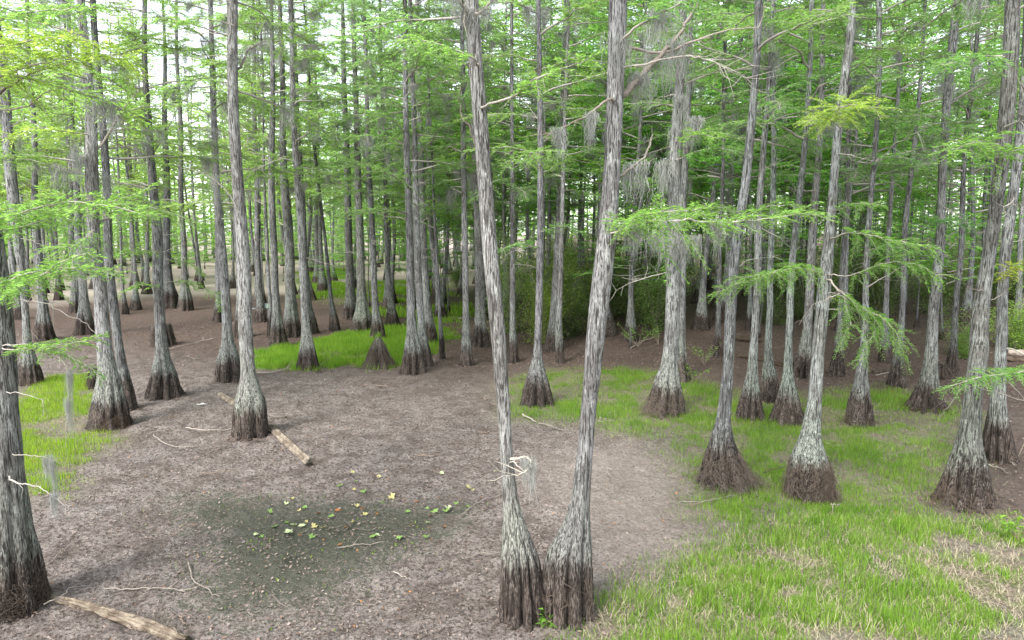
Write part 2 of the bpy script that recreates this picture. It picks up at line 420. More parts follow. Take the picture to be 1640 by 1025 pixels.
def spray(fol, wood, axis, rng, sec_len=.8, sec_step=.1, leaf_len=.12, leaf_w=.02, leaf_step=.035, start=.12, droop=.12, twig_r=.005, vert=.12):
    axis = np.asarray(axis, float)
    seg = np.linalg.norm(np.diff(axis, axis=0), axis=1); cum = np.concatenate([[0], np.cumsum(seg)]); tot = cum[-1]
    ns = max(3, int(tot * (1 - start) / sec_step))
    P, D, L = [], [], []
    for k in range(ns + 2):
        f = min(1.0, start + (1 - start) * (k + rng.rand() * .6) / ns)
        s = f * tot; i = min(len(seg) - 1, int(np.searchsorted(cum, s, 'right') - 1))
        p0 = axis[i] + (axis[i + 1] - axis[i]) * ((s - cum[i]) / (seg[i] + 1e-9)); T = (axis[i + 1] - axis[i]) / (seg[i] + 1e-9)
        side = np.cross(T, (0, 0, 1.0)); nl = np.linalg.norm(side)
        side = side / nl if nl > .05 else np.array((1.0, 0, 0))
        sg = 1 if k % 2 else -1
        a = rng.uniform(.6, 1.15) if k < ns else rng.uniform(.0, .3)
        d = T * math.cos(a) + side * sg * math.sin(a) + np.array((0, 0, rng.normal(.02, vert)))
        d /= np.linalg.norm(d)
        ln = sec_len * (.35 + .75 * (1 - f)) * min(1, .45 + 2.2 * (f - start + .05)) * rng.uniform(.55, 1.15)
        m = max(3, int(ln / leaf_step)); t = np.linspace(.06, 1, m) * ln
        c = rng.normal(0, .25)
        pts = p0 + d * t[:, None] + np.cross(d, (0, 0, 1.0)) * (c * t ** 2 / max(ln, .1))[:, None] * .5
        pts[:, 2] -= droop * t ** 2 / max(ln, .1)
        if wood is not None and twig_r > 0:
            tube(wood, np.vstack([p0, pts[m // 2], pts[-1]]), [twig_r, twig_r * .7, twig_r * .3], 3, False)
        sd = np.cross(d, (0, 0, 1.0)); sd /= np.linalg.norm(sd) + 1e-9
        for s2 in (1, -1):
            b = rng.uniform(.55, 1.1, m)
            dd = d * np.cos(b)[:, None] + sd * (s2 * np.sin(b))[:, None] + np.stack([np.zeros(m), np.zeros(m), rng.normal(-.02, .22, m)], 1)
            dd /= np.linalg.norm(dd, axis=1)[:, None]
            P.append(pts + rng.normal(0, .006, (m, 3))); D.append(dd); L.append(leaf_len * (1.05 - .45 * t / ln) * rng.uniform(.55, 1.2, m))
    P, D, L = np.concatenate(P), np.concatenate(D), np.concatenate(L)
    leaves(fol, P, D, L, leaf_w * rng.uniform(.7, 1.2, len(P)), rng)

def branch_axis(L, rng, rise=.15, sag=.12):
    t = np.linspace(0, 1, 9)
    y = np.cumsum(rng.normal(0, .03, 9)) * L; y -= y[0]
    z = L * (rise * t - sag * t ** 2) + np.cumsum(rng.normal(0, .012, 9)) * L
    return np.stack([L * t, y, z - z[0]], 1)

# mid-distance branches, shared: branch (wood) > foliage
BR_WOOD, BR_FOL, BARE = [], [], []
for k in range(9):
    rng = np.random.RandomState(100 + k)
    L = 2.5; ax = branch_axis(L, rng, rng.uniform(.05, .32), rng.uniform(.10, .28))
    w, f = Geo(), Geo()
    tube(w, ax, np.linspace(.026, .005, 9), 5)
    spray(f, w, ax, rng, sec_len=rng.uniform(.8, 1.1), sec_step=.07, leaf_len=.125, leaf_w=.022, leaf_step=.030, vert=.24, start=rng.uniform(.12, .4))
    BR_WOOD.append(w.mesh('branch', TWIG)); BR_FOL.append(f.mesh('foliage', NEEDLE, False))
for k in range(5):
    rng = np.random.RandomState(160 + k)
    L = 1.5; ax = branch_axis(L, rng, rng.uniform(-.1, .3), rng.uniform(.0, .35)); ax[:, 1] *= 2.2
    w = Geo(); tube(w, ax, np.linspace(.018, .003, 9), 5)
    for j in range(9):
        i = rng.randint(2, 9); d = rng.normal(0, .6, 3) + np.array((.6, 0, 0)); ln = rng.uniform(.15, .55)
        q = ax[i] + d / np.linalg.norm(d) * ln; m = (ax[i] + q) / 2 + rng.normal(0, .03, 3)
        tube(w, [ax[i], m, q], [.007, .005, .002], 3, False)
    BARE.append(w.mesh('bare_branch', TWIG))

# whole crowns for far trees and for tops above the frame
CR_WOOD, CR_FOL = [], []
for k in range(7):
    rng = np.random.RandomState(200 + k)
    w, f = Geo(), Geo(); H = 13.0
    nb = 66
    for j in range(nb):
        z = H * ((j + rng.rand()) / nb) ** .9
        fr = z / H
        L = (2.9 * (1 - fr) ** .75 + .55) * rng.uniform(.65, 1.2)
        ax = branch_axis(L, rng, rng.uniform(.05, .5), rng.uniform(.1, .3))
        a = rng.uniform(0, 2 * np.pi); c, s = math.cos(a), math.sin(a)
        ax = np.stack([ax[:, 0] * c - ax[:, 1] * s, ax[:, 0] * s + ax[:, 1] * c, ax[:, 2] + z], 1)
        tube(w, ax[::2], np.linspace(.035, .006, 5), 4, False)
        spray(f, None, ax, rng, sec_len=.42 * L * rng.uniform(.7, 1.2), sec_step=.17, leaf_len=.21, leaf_w=.055, leaf_step=.07, start=.22, vert=.2)
    CR_WOOD.append(w.mesh('limbs', TWIG)); CR_FOL.append(f.mesh('crown', NEEDLE, False))

# spanish moss: hanging strands
def moss_mesh(rng, n, L, spread, width, curtain=False):
    """tangled tufts: wavering strands that gather towards a few hanging points"""
    g = Geo(); k = 10
    t = np.linspace(0, 1, k)
    hubs = [(rng.normal(0, spread), rng.normal(0, spread * (.15 if curtain else 1)), rng.uniform(.35, 1)) for _ in range(9 if curtain else 5)]
    for _ in range(n):
        hx, hy, hl = hubs[rng.randint(len(hubs))]
        l = L * hl * rng.uniform(.3, 1)
        p = np.array((hx + rng.normal(0, .055), hy + rng.normal(0, .055)))
        w = np.cumsum(rng.normal(0, .026, (k, 2)), axis=0); w = w - w.mean(0) * .5
        pts = np.concatenate([np.array((hx, hy)) + (p - np.array((hx, hy))) * (1 - .75 * t[:, None] ** 1.5) + w, (rng.uniform(-.05, .07) - l * t + rng.normal(0, .012, k))[:, None]], 1)
        a = rng.uniform(0, np.pi); sd = np.array((math.cos(a), math.sin(a), 0)) * width * .5
        tw = (1 - .7 * t ** 2)[:, None] * rng.uniform(.6, 1.2)
        V = np.concatenate([pts - sd * tw, pts + sd * tw]); i = np.arange(k - 1)
        g.add(V, np.stack([i, i + 1, i + 1 + k, i + k], 1))
    return g.mesh('moss', MOSS, False)
MOSS_M = [moss_mesh(np.random.RandomState(300 + k), 130, 1.0, [.05, .10, .16, .08, .13][k], .010) for k in range(5)]
MOSS_C = [moss_mesh(np.random.RandomState(320 + k), 170, 1.0, .32, .010, True) for k in range(3)]

# ------------------------------------------------------------------ trunks
def trunk_mesh(P, rad, seed, nseg, rows, lobes=9, flute=.16, bark=.03, toe=.25, tall=1.1):
    """P (n,3) centre line in the tree's own frame (z up from the base), rad (n,)"""
    rng = np.random.RandomState(seed)
    z = rows
    cx = np.interp(z, P[:, 2], P[:, 0]); cyy = np.interp(z, P[:, 2], P[:, 1]); r = np.interp(z, P[:, 2], rad)
    th = np.arange(nseg) * 2 * np.pi / nseg
    TH, ZZ = np.meshgrid(th, z)
    rr = r[:, None] * np.ones_like(TH)
    wob = .35 * np.sin(TH + rng.uniform(0, 6)) + .25 * np.sin(2 * TH + rng.uniform(0, 6)) + .15 * np.sin(ZZ * .9 + rng.uniform(0, 6))
    u = lobes * TH / (2 * np.pi) + wob
    lob = np.floor(u).astype(int) % lobes
    rnd = rng.uniform(.35, 1.25, lobes)[lob]; tl = rng.uniform(0, 1, lobes)[lob]
    valley = (1 - np.abs(np.sin(np.pi * u))) ** 1.25
    zc = np.clip(ZZ, 0, None)
    amp = flute * 2.1 * np.exp(-(zc / tall) ** 1.6) + .035 * np.exp(-zc / 5)
    rr = rr * (1 - amp * valley * rnd * 1.5 + amp * .25)
    rr = rr * (1 + toe * tl * (1 - valley) * np.exp(-np.clip(ZZ + .05, 0, None) / .16))
    arc = TH * np.maximum(.16, r.mean())
    per = np.cos(TH), np.sin(TH)
    s = 1 / .045
    q = fbm((per[0] * r[:, None]) * s + per[1] * r[:, None] * s * .3 + 50, ZZ * 2.6 + per[1] * r[:, None] * s, seed % 50, 3)
    rid = np.abs(q - .5) * 2
    rr = rr + bark * r[:, None] ** .6 * .42 * (rid - .3)
    rr = rr * (1 + (.05 + .22 * np.exp(-zc / .8)) * (fbm(TH * 0 + np.cos(TH) * 2.6 + 4, ZZ * 2.4 + np.sin(TH) * 2.6, seed % 31, 3) - .5))
    rr = rr * (1 + .05 * (fbm(TH * 0 + np.cos(TH) * 1.5 + 9, ZZ * 1.1 + np.sin(TH) * 1.5, seed % 37, 2) - .5))
    V = np.stack([cx[:, None] + rr * np.cos(TH), cyy[:, None] + rr * np.sin(TH), ZZ], -1).reshape(-1, 3)
    n = len(z)
    i = np.arange(n - 1)[:, None] * nseg; j = np.arange(nseg)[None]; j2 = (j + 1) % nseg
    F = np.stack([i + j, i + j2, i + nseg + j2, i + nseg + j], -1).reshape(-1, 4)
    V = np.vstack([V, [[cx[-1], cyy[-1], z[-1] + .02]]])
    C = np.stack([(n - 1) * nseg + np.arange(nseg), (n - 1) * nseg + (np.arange(nseg) + 1) % nseg, np.full(nseg, n * nseg)], 1)
    return mk_mesh('trunk', V, [F, C], BARK)

TREES = {}
def cypress(key, label, pts, tone=(1, 1, 1), H=19.0, lobes=9, flute=.17, branches=14, bz=(7.0, 15.0), blen=(.7, 1.25), leaf=(1, 1, 1), top=True, group=None, moss=0, toe=.25, bare=3):
    """pts: (y, x, width) in photograph pixels from the foot upwards"""
    seed = sum(ord(c) * (i + 3) for i, c in enumerate(key)) + 11
    rng = np.random.RandomState(seed)
    y0, x0, w0 = pts[0]
    g = at(x0, y0)
    Y = g[1] + .40 * w0 * g[1] / FPX
    P, rad = [], []
    for (py, px, w) in pts:
        p, t = on_plane(px, py, Y); P.append(p); rad.append(w * .5 * t / FPX * (1.03 - .20 * float(sstep(.7, 1.25, p[2])) + .06 * float(sstep(2.0, 4.5, p[2]))))
    P = np.array(P); rad = np.array(rad)
    base = np.array((P[0][0], Y, float(ground_z(P[0][0], Y))))
    P = P - base
    P[0, 2] = 0
    order = np.argsort(P[:, 2]); P = P[order]; rad = rad[order]
    d = P[-1] - P[max(0, len(P) - 3)]; d = d / max(d[2], .5)
    ztop = P[-1][2]
    ext = [(P[-1] + np.array((d[0], 0, 1.0)) * q * (1 - .25 * q / 20)) for q in np.linspace(0, H - ztop, 6)[1:]] if H > ztop + 1 else []
    if ext:
        er = np.linspace(rad[-1], .03, 7)[1:-1]; er = np.append(er, .03)[:5]
        ext = np.array(ext); ext[:, 2] = np.linspace(ztop, H, 6)[1:]
        P = np.vstack([P, ext]); rad = np.concatenate([rad, er])
    zz = np.linspace(0, P[-1][2], 60)
    wig = .10 * np.sin(zz * .8 + rng.uniform(0, 6)) * sstep(1, 5, zz)
    X_ = np.interp(zz, P[:, 2], P[:, 0]); ker = np.ones(3) / 3
    Pd = np.stack([X_, wig, zz], 1); Rd = np.interp(zz, P[:, 2], rad)
    # keep the traced flare exactly near the foot
    lowz = np.linspace(0, 3, 25); Pl = np.stack([np.interp(lowz, P[:, 2], P[:, 0]), 0 * lowz, lowz], 1); Rl = np.interp(lowz, P[:, 2], rad)
    m = zz > 3
    Pd = np.vstack([[[Pl[0][0], 0, -.4]], Pl, Pd[m]]); Rd = np.concatenate([[rad[0] * 1.05], Rl, Rd[m]])
    for _ in range(2):
        Rd[1:-1] = .25 * Rd[:-2] + .5 * Rd[1:-1] + .25 * Rd[2:]; Pd[1:-1, :2] = .25 * Pd[:-2, :2] + .5 * Pd[1:-1, :2] + .25 * Pd[2:, :2]
    vis = CAM_Z + Y * math.tan(R(18.5)); vis = min(vis, P[-1][2])
    nseg, nlo, nhi = (128, 60, 130) if Y < 10 else (84, 44, 84) if Y < 16 else (52, 30, 50) if Y < 24 else (34, 20, 34) if Y < 45 else (22, 14, 22)
    rows = np.unique(np.concatenate([[-.35, -.1], np.linspace(0, 1.8, nlo), np.linspace(1.8, vis, nhi), np.linspace(vis, P[-1][2], 12)]))
    root = thing('cypress_tree', label, 'tree', base, 0, group)
    link('trunk', trunk_mesh(Pd, Rd, seed, nseg, rows, lobes, flute, toe=toe), root, color=tone)
    T = dict(root=root, base=base, Y=Y, P=Pd, R=Rd, rng=rng, leaf=leaf, H=P[-1][2])
    TREES[key] = T
    branches = int(branches * (1.5 if x0 < 500 else 2.5 if x0 < 900 else 1.7)); bz = (bz[0] - 1.1, bz[1])
    for k in range(branches):
        z = bz[0] + (min(bz[1], T['H'] - .5) - bz[0]) * (k + rng.rand()) / branches
        put_branch(T, z, rng.uniform(0, 2 * np.pi), rng.uniform(*blen) * (1.1 - .4 * (z - bz[0]) / max(1, bz[1] - bz[0])))
    for k in range(bare):
        z = rng.uniform(min(3.5, bz[0] * .6), bz[0] + 3)
        j = rng.randint(len(BARE))
        link('bare_branch', BARE[j], root, axis_pt(T, z), (0, rng.uniform(-.5, .3), rng.uniform(0, 6.28)), rng.uniform(.5, 1.1), tuple(np.array(tone) * rng.uniform(.8, 1.25)))
    if top and T['H'] > 12:
        k = rng.randint(len(CR_FOL)); zc = min(bz[1] - 1.5, T['H'] - 5); p = axis_pt(T, zc)
        s = (T['H'] + 1.0 - zc) / 13.0
        sx = s * .85
        az = rng.uniform(0, 6.28)
        lo = link('limbs', CR_WOOD[k], root, p, (0, 0, az), (sx, sx, s)); link('crown', CR_FOL[k], root, p, (0, 0, az), (sx, sx, s), leaf)
    for k in range(moss):
        z = rng.uniform(bz[0] * .75, bz[1]); p = axis_pt(T, z); a = rng.uniform(0, 6.28); r_ = float(np.interp(z, T['P'][:, 2], T['R'])) + .03
        link('moss', MOSS_M[rng.randint(5)], root, p + np.array((math.cos(a) * r_, math.sin(a) * r_, .1)), (0, 0, a), (1, 1, rng.uniform(.7, 1.9)))
    return T
def axis_pt(T, z):
    return np.array((np.interp(z, T['P'][:, 2], T['P'][:, 0]), np.interp(z, T['P'][:, 2], T['P'][:, 1]), z))
def put_branch(T, z, az, s, pitch=None, k=None, leaf=None):
    rng = T['rng']; k = rng.randint(len(BR_WOOD)) if k is None else k
    c = np.array(leaf or T['leaf']) * rng.uniform(.8, 1.25)
    b = link('branch', BR_WOOD[k], T['root'], axis_pt(T, z), (rng.normal(0, .12), rng.uniform(-.35, .12) if pitch is None else pitch, az), s)
    link('foliage', BR_FOL[k], b, color=tuple(c))
    if rng.rand() < .45:
        link('moss', MOSS_M[rng.randint(5)], b, tuple(BR_WOOD[k].vertices[5 * rng.randint(2, 7)].co), (0, 0, 0), (1, 1, rng.uniform(.5, 1.1)))
    return b

# foot row first: (y, x, width)
L_ = 'cypress'
cypress('twinL', 'near cypress trunk left of the V-shaped pair, leaning left, pale lichen flecks', [(1003, 837, 68), (950, 836, 67), (885, 831, 60), (850, 825, 46), (828, 822, 36), (790, 816, 28), (734, 811, 24), (640, 806, 25), (520, 797, 28), (420, 786, 27), (300, 777, 27), (200, 770, 27), (100, 761, 25), (0, 756, 24)], (1.25, 1.22, 1.15), 17, 8, .15, branches=4, bz=(8.5, 13), bare=0)
cypress('twinR', 'near cypress trunk right of the V-shaped pair, leaning right, shaggy grey bark', [(1003, 909, 78), (950, 909, 78), (885, 911, 74), (850, 922, 56), (828, 925, 45), (790, 931, 34), (734, 936, 31), (640, 944, 29), (560, 951, 32), (480, 958, 37), (410, 969, 36), (328, 976, 30), (246, 983, 30), (164, 986, 30), (80, 990, 32), (0, 992, 34)], (1.05, 1.03, 1.0), 17, 8, .15, branches=4, bz=(8.5, 13), bare=0, moss=4)
cypress('edgeL', 'dark cypress trunk cut by the left edge of the picture, rough mossy foot', [(992, 18, 92), (930, 17, 86), (860, 14, 74), (780, 10, 64), (700, 6, 56), (620, 2, 48), (550, -2, 42), (450, -6, 38), (380, -12, 36), (250, -24, 32), (100, -40, 30)], (.95, .95, .9), 17, 8, .16, branches=5, bz=(7.5, 13), bare=0, leaf=(1.15, 1.1, .85))
cypress('L400', 'grey cypress standing astride the fallen log in the mud, pale swollen foot', [(703, 402, 52), (675, 401, 50), (645, 401, 50), (620, 399, 38), (600, 398, 28), (560, 395, 26), (500, 392, 25), (410, 388, 23), (328, 383, 20), (200, 377, 19), (100, 374, 18), (0, 372, 18)], (1.3, 1.28, 1.22), 19, 8, .14, branches=9, bz=(9, 15), leaf=(1.12, 1.1, .85), bare=4, moss=3)
cypress('L178', 'broad cypress with torn brown foot beside the left grass patch', [(688, 177, 54), (660, 176, 50), (635, 175, 44), (600, 173, 35), (560, 168, 27), (500, 162, 24), (450, 160, 22), (410, 153, 20), (300, 151, 22), (200, 148, 19), (60, 130, 15), (0, 126, 14)], (1.25, 1.22, 1.2), 19, 7, .2, branches=12, bz=(6.2, 14), leaf=(1.15, 1.1, .85), moss=8)
cypress('L205', 'slimmer cypress leaning close behind the broad torn-footed trunk at left', [(658, 205, 26), (625, 201, 22), (590, 196, 18), (540, 188, 15), (470, 180, 17), (400, 173, 15), (300, 168, 13), (150, 160, 12), (0, 152, 10)], (.95, .95, .95), 19, 7, .18, branches=10, bz=(7.5, 15), leaf=(1.15, 1.05, .85))
cypress('L263', 'cypress with dark fluted flaring foot alone in brown mud at left', [(640, 263, 48), (620, 263, 42), (600, 262, 36), (570, 260, 26), (540, 258, 19), (450, 252, 18), (380, 250, 18), (300, 243, 14), (200, 240, 12), (100, 234, 9), (0, 231, 8)], (1.0, 1.0, 1.0), 18, 9, .22, branches=18, bz=(6.5, 16), leaf=(1.15, 1.1, .85))
cypress('L367', 'cypress with whitish bulb foot just behind the log-straddling trunk', [(613, 366, 36), (595, 366, 36), (575, 366, 34), (550, 365, 24), (530, 364, 18), (450, 360, 17), (380, 352, 15), (300, 345, 11), (200, 344, 11), (100, 342, 9), (0, 336, 8)], (1.25, 1.25, 1.25), 19, 8, .18, branches=16, bz=(7.5, 17), leaf=(1.15, 1.1, .85), moss=4)
cypress('C493', 'pale silvery cypress with smooth fluted foot at left end of centre grass strip', [(593, 493, 34), (575, 493, 30), (550, 492, 22), (525, 490, 17), (500, 488, 14), (400, 483, 13), (300, 477, 12), (180, 471, 10), (60, 466, 8), (0, 463, 7)], (1.5, 1.48, 1.45), 20, 9, .2, branches=16, bz=(8.0, 18), leaf=(1.15, 1.1, .85))
cypress('C445', 'cypress with short brown foot behind the pale silvery trunk', [(557, 445, 27), (540, 445, 24), (522, 444, 20), (495, 443, 15), (450, 440, 13), (350, 437, 12), (250, 435, 11), (100, 436, 8), (0, 436, 6)], (1.0, 1.0, .98), 20, 8, .2, branches=16, bz=(8, 18), leaf=(1.15, 1.1, .85))
cypress('C467', 'stout cypress with ragged black root mass beyond the silvery trunk', [(541, 466, 30), (520, 466, 27), (498, 466, 24), (470, 465, 19), (400, 463, 17), (300, 456, 14), (200, 453, 11), (60, 450, 8)], (.95, .97, .93), 21, 8, .26, branches=16, bz=(8, 19), leaf=(1.1, 1.05, .85))
cypress('C418', 'thin cypress with dark conical foot in front of the pale puddle', [(517, 418, 20), (500, 418, 17), (480, 417, 13), (450, 415, 10), (330, 411, 9), (230, 409, 8), (60, 406, 6)], (.9, .9, .9), 20, 8, .2, branches=14, bz=(8, 18), leaf=(1.2, 1.1, .85))
cypress('C432', 'very thin cypress between the dark cone-footed and brown-footed trunks', [(540, 433, 12), (515, 433, 9), (490, 433, 7), (420, 428, 6), (330, 425, 5), (200, 422, 4)], (1.0, 1.0, 1.0), 16, 7, .2, branches=10, bz=(8, 15), leaf=(1.2, 1.1, .85), bare=1)
cypress('C660', 'cypress with bulging brown foot right of the shaggy stump', [(600, 662, 36), (580, 662, 33), (560, 661, 28), (535, 660, 22), (510, 659, 17), (450, 657, 14), (400, 656, 13), (300, 653, 12), (150, 650, 9), (0, 648, 7)], (1.0, .99, 1.0), 20, 8, .2, branches=18, bz=(6.5, 18), leaf=(1.0, 1.0, .9))
cypress('C683', 'light cypress trunk half hidden behind the bulging brown-footed one', [(588, 682, 22), (560, 680, 18), (530, 675, 15), (480, 672, 14), (380, 668, 12), (250, 664, 10), (100, 660, 8)], (1.25, 1.25, 1.25), 20, 7, .2, branches=14, bz=(8, 18))
cypress('C690', 'pale straight cypress behind the light half-hidden trunk, dark skirt', [(552, 688, 26), (530, 687, 23), (505, 685, 19), (470, 682, 15), (400, 678, 14), (300, 675, 12), (100, 670, 8)], (1.35, 1.33, 1.3), 22, 8, .2, branches=16, bz=(8, 20))
cypress('C707', 'needle-thin dark sapling trunk right of the pale clustered trunks', [(577, 708, 11), (545, 707, 8), (500, 704, 6), (400, 699, 5), (300, 694, 4)], (.9, .9, .9), 12, 6, .1, branches=7, bz=(6, 11), blen=(.4, .7), bare=1)
cypress('C747', 'slim cypress with narrow ribbed foot just left of the big leaning trunk', [(587, 747, 22), (570, 747, 19), (548, 747, 15), (500, 746, 12), (400, 745, 11), (250, 742, 10), (100, 741, 8)], (1.05, 1.05, 1.05), 20, 8, .16, branches=15, bz=(7, 18))
cypress('C772', 'mossy double-width cypress peeping left of the big leaning trunk', [(557, 770, 27), (530, 770, 22), (500, 769, 20), (450, 769, 19), (300, 766, 18), (180, 760, 15), (60, 752, 12)], (1.15, 1.13, 1.1), 21, 8, .18, branches=12, bz=(8, 19), moss=10)
cypress('C605', 'thin cypress rising straight behind the shaggy stump', [(546, 605, 23), (525, 605, 19), (500, 602, 14), (470, 600, 12), (400, 597, 11), (250, 590, 9), (100, 586, 7)], (.95, .95, .95), 20, 8, .2, branches=16, bz=(7.5, 18))
cypress('C578', 'cypress with wide lichen-pale foot left of the shaggy stump', [(534, 580, 38), (515, 580, 32), (495, 580, 24), (470, 579, 18), (440, 578, 15), (350, 576, 13), (250, 572, 11), (80, 568, 8)], (1.15, 1.17, 1.1), 21, 8, .2, branches=16, bz=(8, 19))
cypress('C560', 'dark cypress pair-mate at left of the wide pale-footed trunk', [(512, 562, 24), (490, 562, 21), (470, 561, 18), (430, 560, 15), (350, 558, 13), (250, 555, 11), (80, 550, 8)], (.85, .87, .83), 21, 8, .2, branches=15, bz=(8, 19))
cypress('C628', 'cypress with small brown bell foot on the far grass edge', [(524, 628, 22), (510, 628, 19), (495, 627, 14), (470, 625, 10), (440, 622, 9), (350, 618, 8), (200, 614, 6)], (.95, .95, .93), 20, 8, .2, branches=15, bz=(7, 18))
cypress('C535', 'slender dark cypress slanting up-left alone on the brown bed', [(531, 536, 17), (515, 535, 14), (500, 533, 11), (480, 530, 8), (400, 523, 6), (330, 513, 6), (250, 505, 5), (150, 498, 4)], (.75, .75, .75), 17, 7, .2, branches=9, bz=(8, 16), bare=1)
cypress('C515', 'far cypress with dark bell foot on the distant grass', [(469, 517, 19), (455, 517, 16), (440, 516, 11), (420, 515, 9), (360, 512, 7), (200, 508, 6)], (.95, .95, .95), 20, 8, .2, branches=14, bz=(7, 18))
cypress('C507', 'far cypress close left of the dark bell-footed one on distant grass', [(456, 508, 17), (440, 508, 13), (420, 508, 9), (360, 506, 7), (200, 502, 6)], (1.0, 1.0, 1.0), 20, 8, .2, branches=12, bz=(7, 18))
cypress('R862', 'cypress with wrinkled bulging foot on grass between the V-shaped trunks', [(652, 860, 46), (635, 860, 43), (612, 860, 36), (590, 860, 25), (565, 861, 16), (530, 862, 13), (450, 864, 13), (350, 866, 12), (250, 866, 11), (100, 864, 9), (0, 862, 8)], (.95, .92, .96), 19, 9, .22, branches=9, bz=(7.5, 16), leaf=(1.05, 1.0, .85), moss=3)
cypress('R885', 'wide-footed grey cypress behind the grass between the V-shaped trunks', [(563, 886, 30), (545, 887, 26), (520, 888, 21), (480, 890, 18), (400, 894, 16), (300, 898, 13), (150, 902, 11)], (1.1, 1.1, 1.08), 20, 8, .22, branches=13, bz=(7, 18), moss=6)
cypress('R896', 'short-footed thin trunk at the right foot of the wide grey cypress', [(583, 897, 15), (560, 896, 13), (520, 895, 12), (470, 897, 10), (350, 900, 8), (200, 905, 7)], (1.0, 1.0, 1.0), 18, 7, .14, branches=10, bz=(8, 16))
cypress('R822', 'thin grey cypress right against the big leaning trunk at centre', [(582, 822, 18), (560, 822, 15), (530, 821, 11), (450, 821, 10), (350, 821, 9), (200, 820, 7)], (1.05, 1.05, 1.05), 19, 7, .16, branches=12, bz=(7, 17))
cypress('R1063', 'large moss-draped cypress with bell foot ringed by brown roots, right of V', [(668, 1063, 58), (645, 1065, 53), (620, 1068, 44), (590, 1071, 33), (555, 1075, 28), (500, 1077, 27), (450, 1078, 27), (380, 1079, 25), (300, 1081, 22), (200, 1086, 20), (100, 1090, 16), (0, 1093, 13)], (1.25, 1.26, 1.22), 19, 9, .2, branches=8, bz=(8, 16), moss=10)
cypress('R1088', 'trunk hugging the back of the moss-draped bell-footed cypress', [(612, 1087, 32), (590, 1088, 28), (565, 1088, 22), (530, 1090, 18), (450, 1092, 15), (300, 1096, 12), (150, 1102, 10)], (.95, .95, .93), 19, 8, .2, branches=10, bz=(8, 17), moss=4)
cypress('R1165', 'near cypress with black foot in a wide skirt of brown fibrous roots', [(788, 1163, 84), (770, 1162, 74), (745, 1159, 58), (715, 1156, 44), (690, 1157, 34), (670, 1159, 27), (640, 1162, 24), (590, 1166, 21), (520, 1170, 20), (450, 1175, 19), (380, 1183, 17), (300, 1195, 16), (200, 1202, 14), (100, 1209, 12), (0, 1213, 15)], (1.05, 1.07, 1.05), 18, 9, .2, branches=6, bz=(8.5, 14), leaf=(1.05, 1.0, .9), bare=2)
cypress('R1297', 'near cypress with drum-shaped root-covered foot and tall curving trunk', [(806, 1297, 66), (785, 1296, 64), (760, 1296, 62), (735, 1296, 56), (715, 1297, 44), (700, 1298, 36), (640, 1305, 25), (550, 1311, 22), (450, 1322, 24), (410, 1329, 20), (300, 1339, 14), (200, 1344, 14), (130, 1352, 16), (50, 1360, 12), (0, 1362, 11)], (1.15, 1.18, 1.14), 18, 8, .15, branches=6, bz=(9, 14), leaf=(1.05, 1.0, .85), bare=2)
cypress('R1545', 'near dark cypress with fluted black foot at right edge of the grass', [(816, 1545, 76), (795, 1546, 68), (770, 1548, 60), (740, 1550, 50), (700, 1552, 38), (640, 1558, 30), (560, 1568, 33), (500, 1574, 28), (450, 1580, 24), (410, 1587, 21), (300, 1596, 22), (200, 1604, 25), (100, 1613, 24), (0, 1621, 25)], (.85, .87, .82), 18, 10, .2, branches=6, bz=(8.5, 14), bare=4, leaf=(.9, .95, .85))
cypress('R1600', 'pale ribbed cypress just behind the dark black-footed one at right', [(741, 1598, 46), (715, 1598, 42), (690, 1598, 34), (650, 1598, 26), (600, 1601, 22), (560, 1603, 20), (500, 1607, 18), (450, 1610, 17), (400, 1616, 18), (300, 1626, 16), (200, 1632, 15), (60, 1640, 14)], (1.15, 1.17, 1.12), 18, 9, .22, branches=8, bz=(8.5, 15), bare=4)
cypress('R1380', 'cypress with two-lobed foot in mid-right grass, slim straight trunk', [(684, 1377, 38), (665, 1377, 36), (645, 1377, 32), (620, 1379, 25), (600, 1380, 20), (550, 1384, 13), (450, 1389, 10), (350, 1395, 9), (250, 1400, 9), (100, 1405, 9), (0, 1408, 9)], (1.05, 1.08, 1.05), 19, 5, .3, branches=10, bz=(7.5, 16))
cypress('R1483', 'cypress with broad tent-like foot on brown bank, grey lichened trunk', [(661, 1483, 54), (645, 1484, 44), (625, 1486, 32), (600, 1489, 24), (540, 1493, 19), (450, 1497, 17), (350, 1508, 13), (200, 1517, 14), (100, 1522, 15), (0, 1528, 13)], (1.05, 1.06, 1.03), 19, 10, .24, branches=9, bz=(8.5, 16), moss=4)
cypress('R1437', 'cypress with small dark bell foot on the brown bank behind grass', [(621, 1437, 28), (605, 1437, 24), (585, 1438, 18), (560, 1440, 14), (500, 1445, 10), (430, 1449, 10), (350, 1453, 9), (200, 1465, 7), (50, 1480, 6)], (.95, .96, .95), 19, 9, .2, branches=12, bz=(7.5, 17))
cypress('R1262', 'cypress with spreading dark foot between the two root-skirted near trees', [(682, 1262, 52), (665, 1262, 44), (640, 1262, 34), (615, 1262, 24), (595, 1262, 18), (550, 1263, 13), (450, 1268, 12), (380, 1274, 11), (250, 1285, 10), (100, 1297, 9), (0, 1302, 8)], (1.0, 1.08, 1.0), 19, 9, .22, branches=10, bz=(8, 16))
cypress('R1233', 'cypress with round purple-brown foot, greenish trunk, behind spreading dark foot', [(646, 1233, 27), (630, 1233, 27), (605, 1232, 24), (580, 1231, 16), (550, 1230, 13), (480, 1234, 11), (350, 1236, 10), (200, 1238, 9), (0, 1241, 7)], (.95, 1.05, .97), 19, 8, .18, branches=12, bz=(7.5, 17))
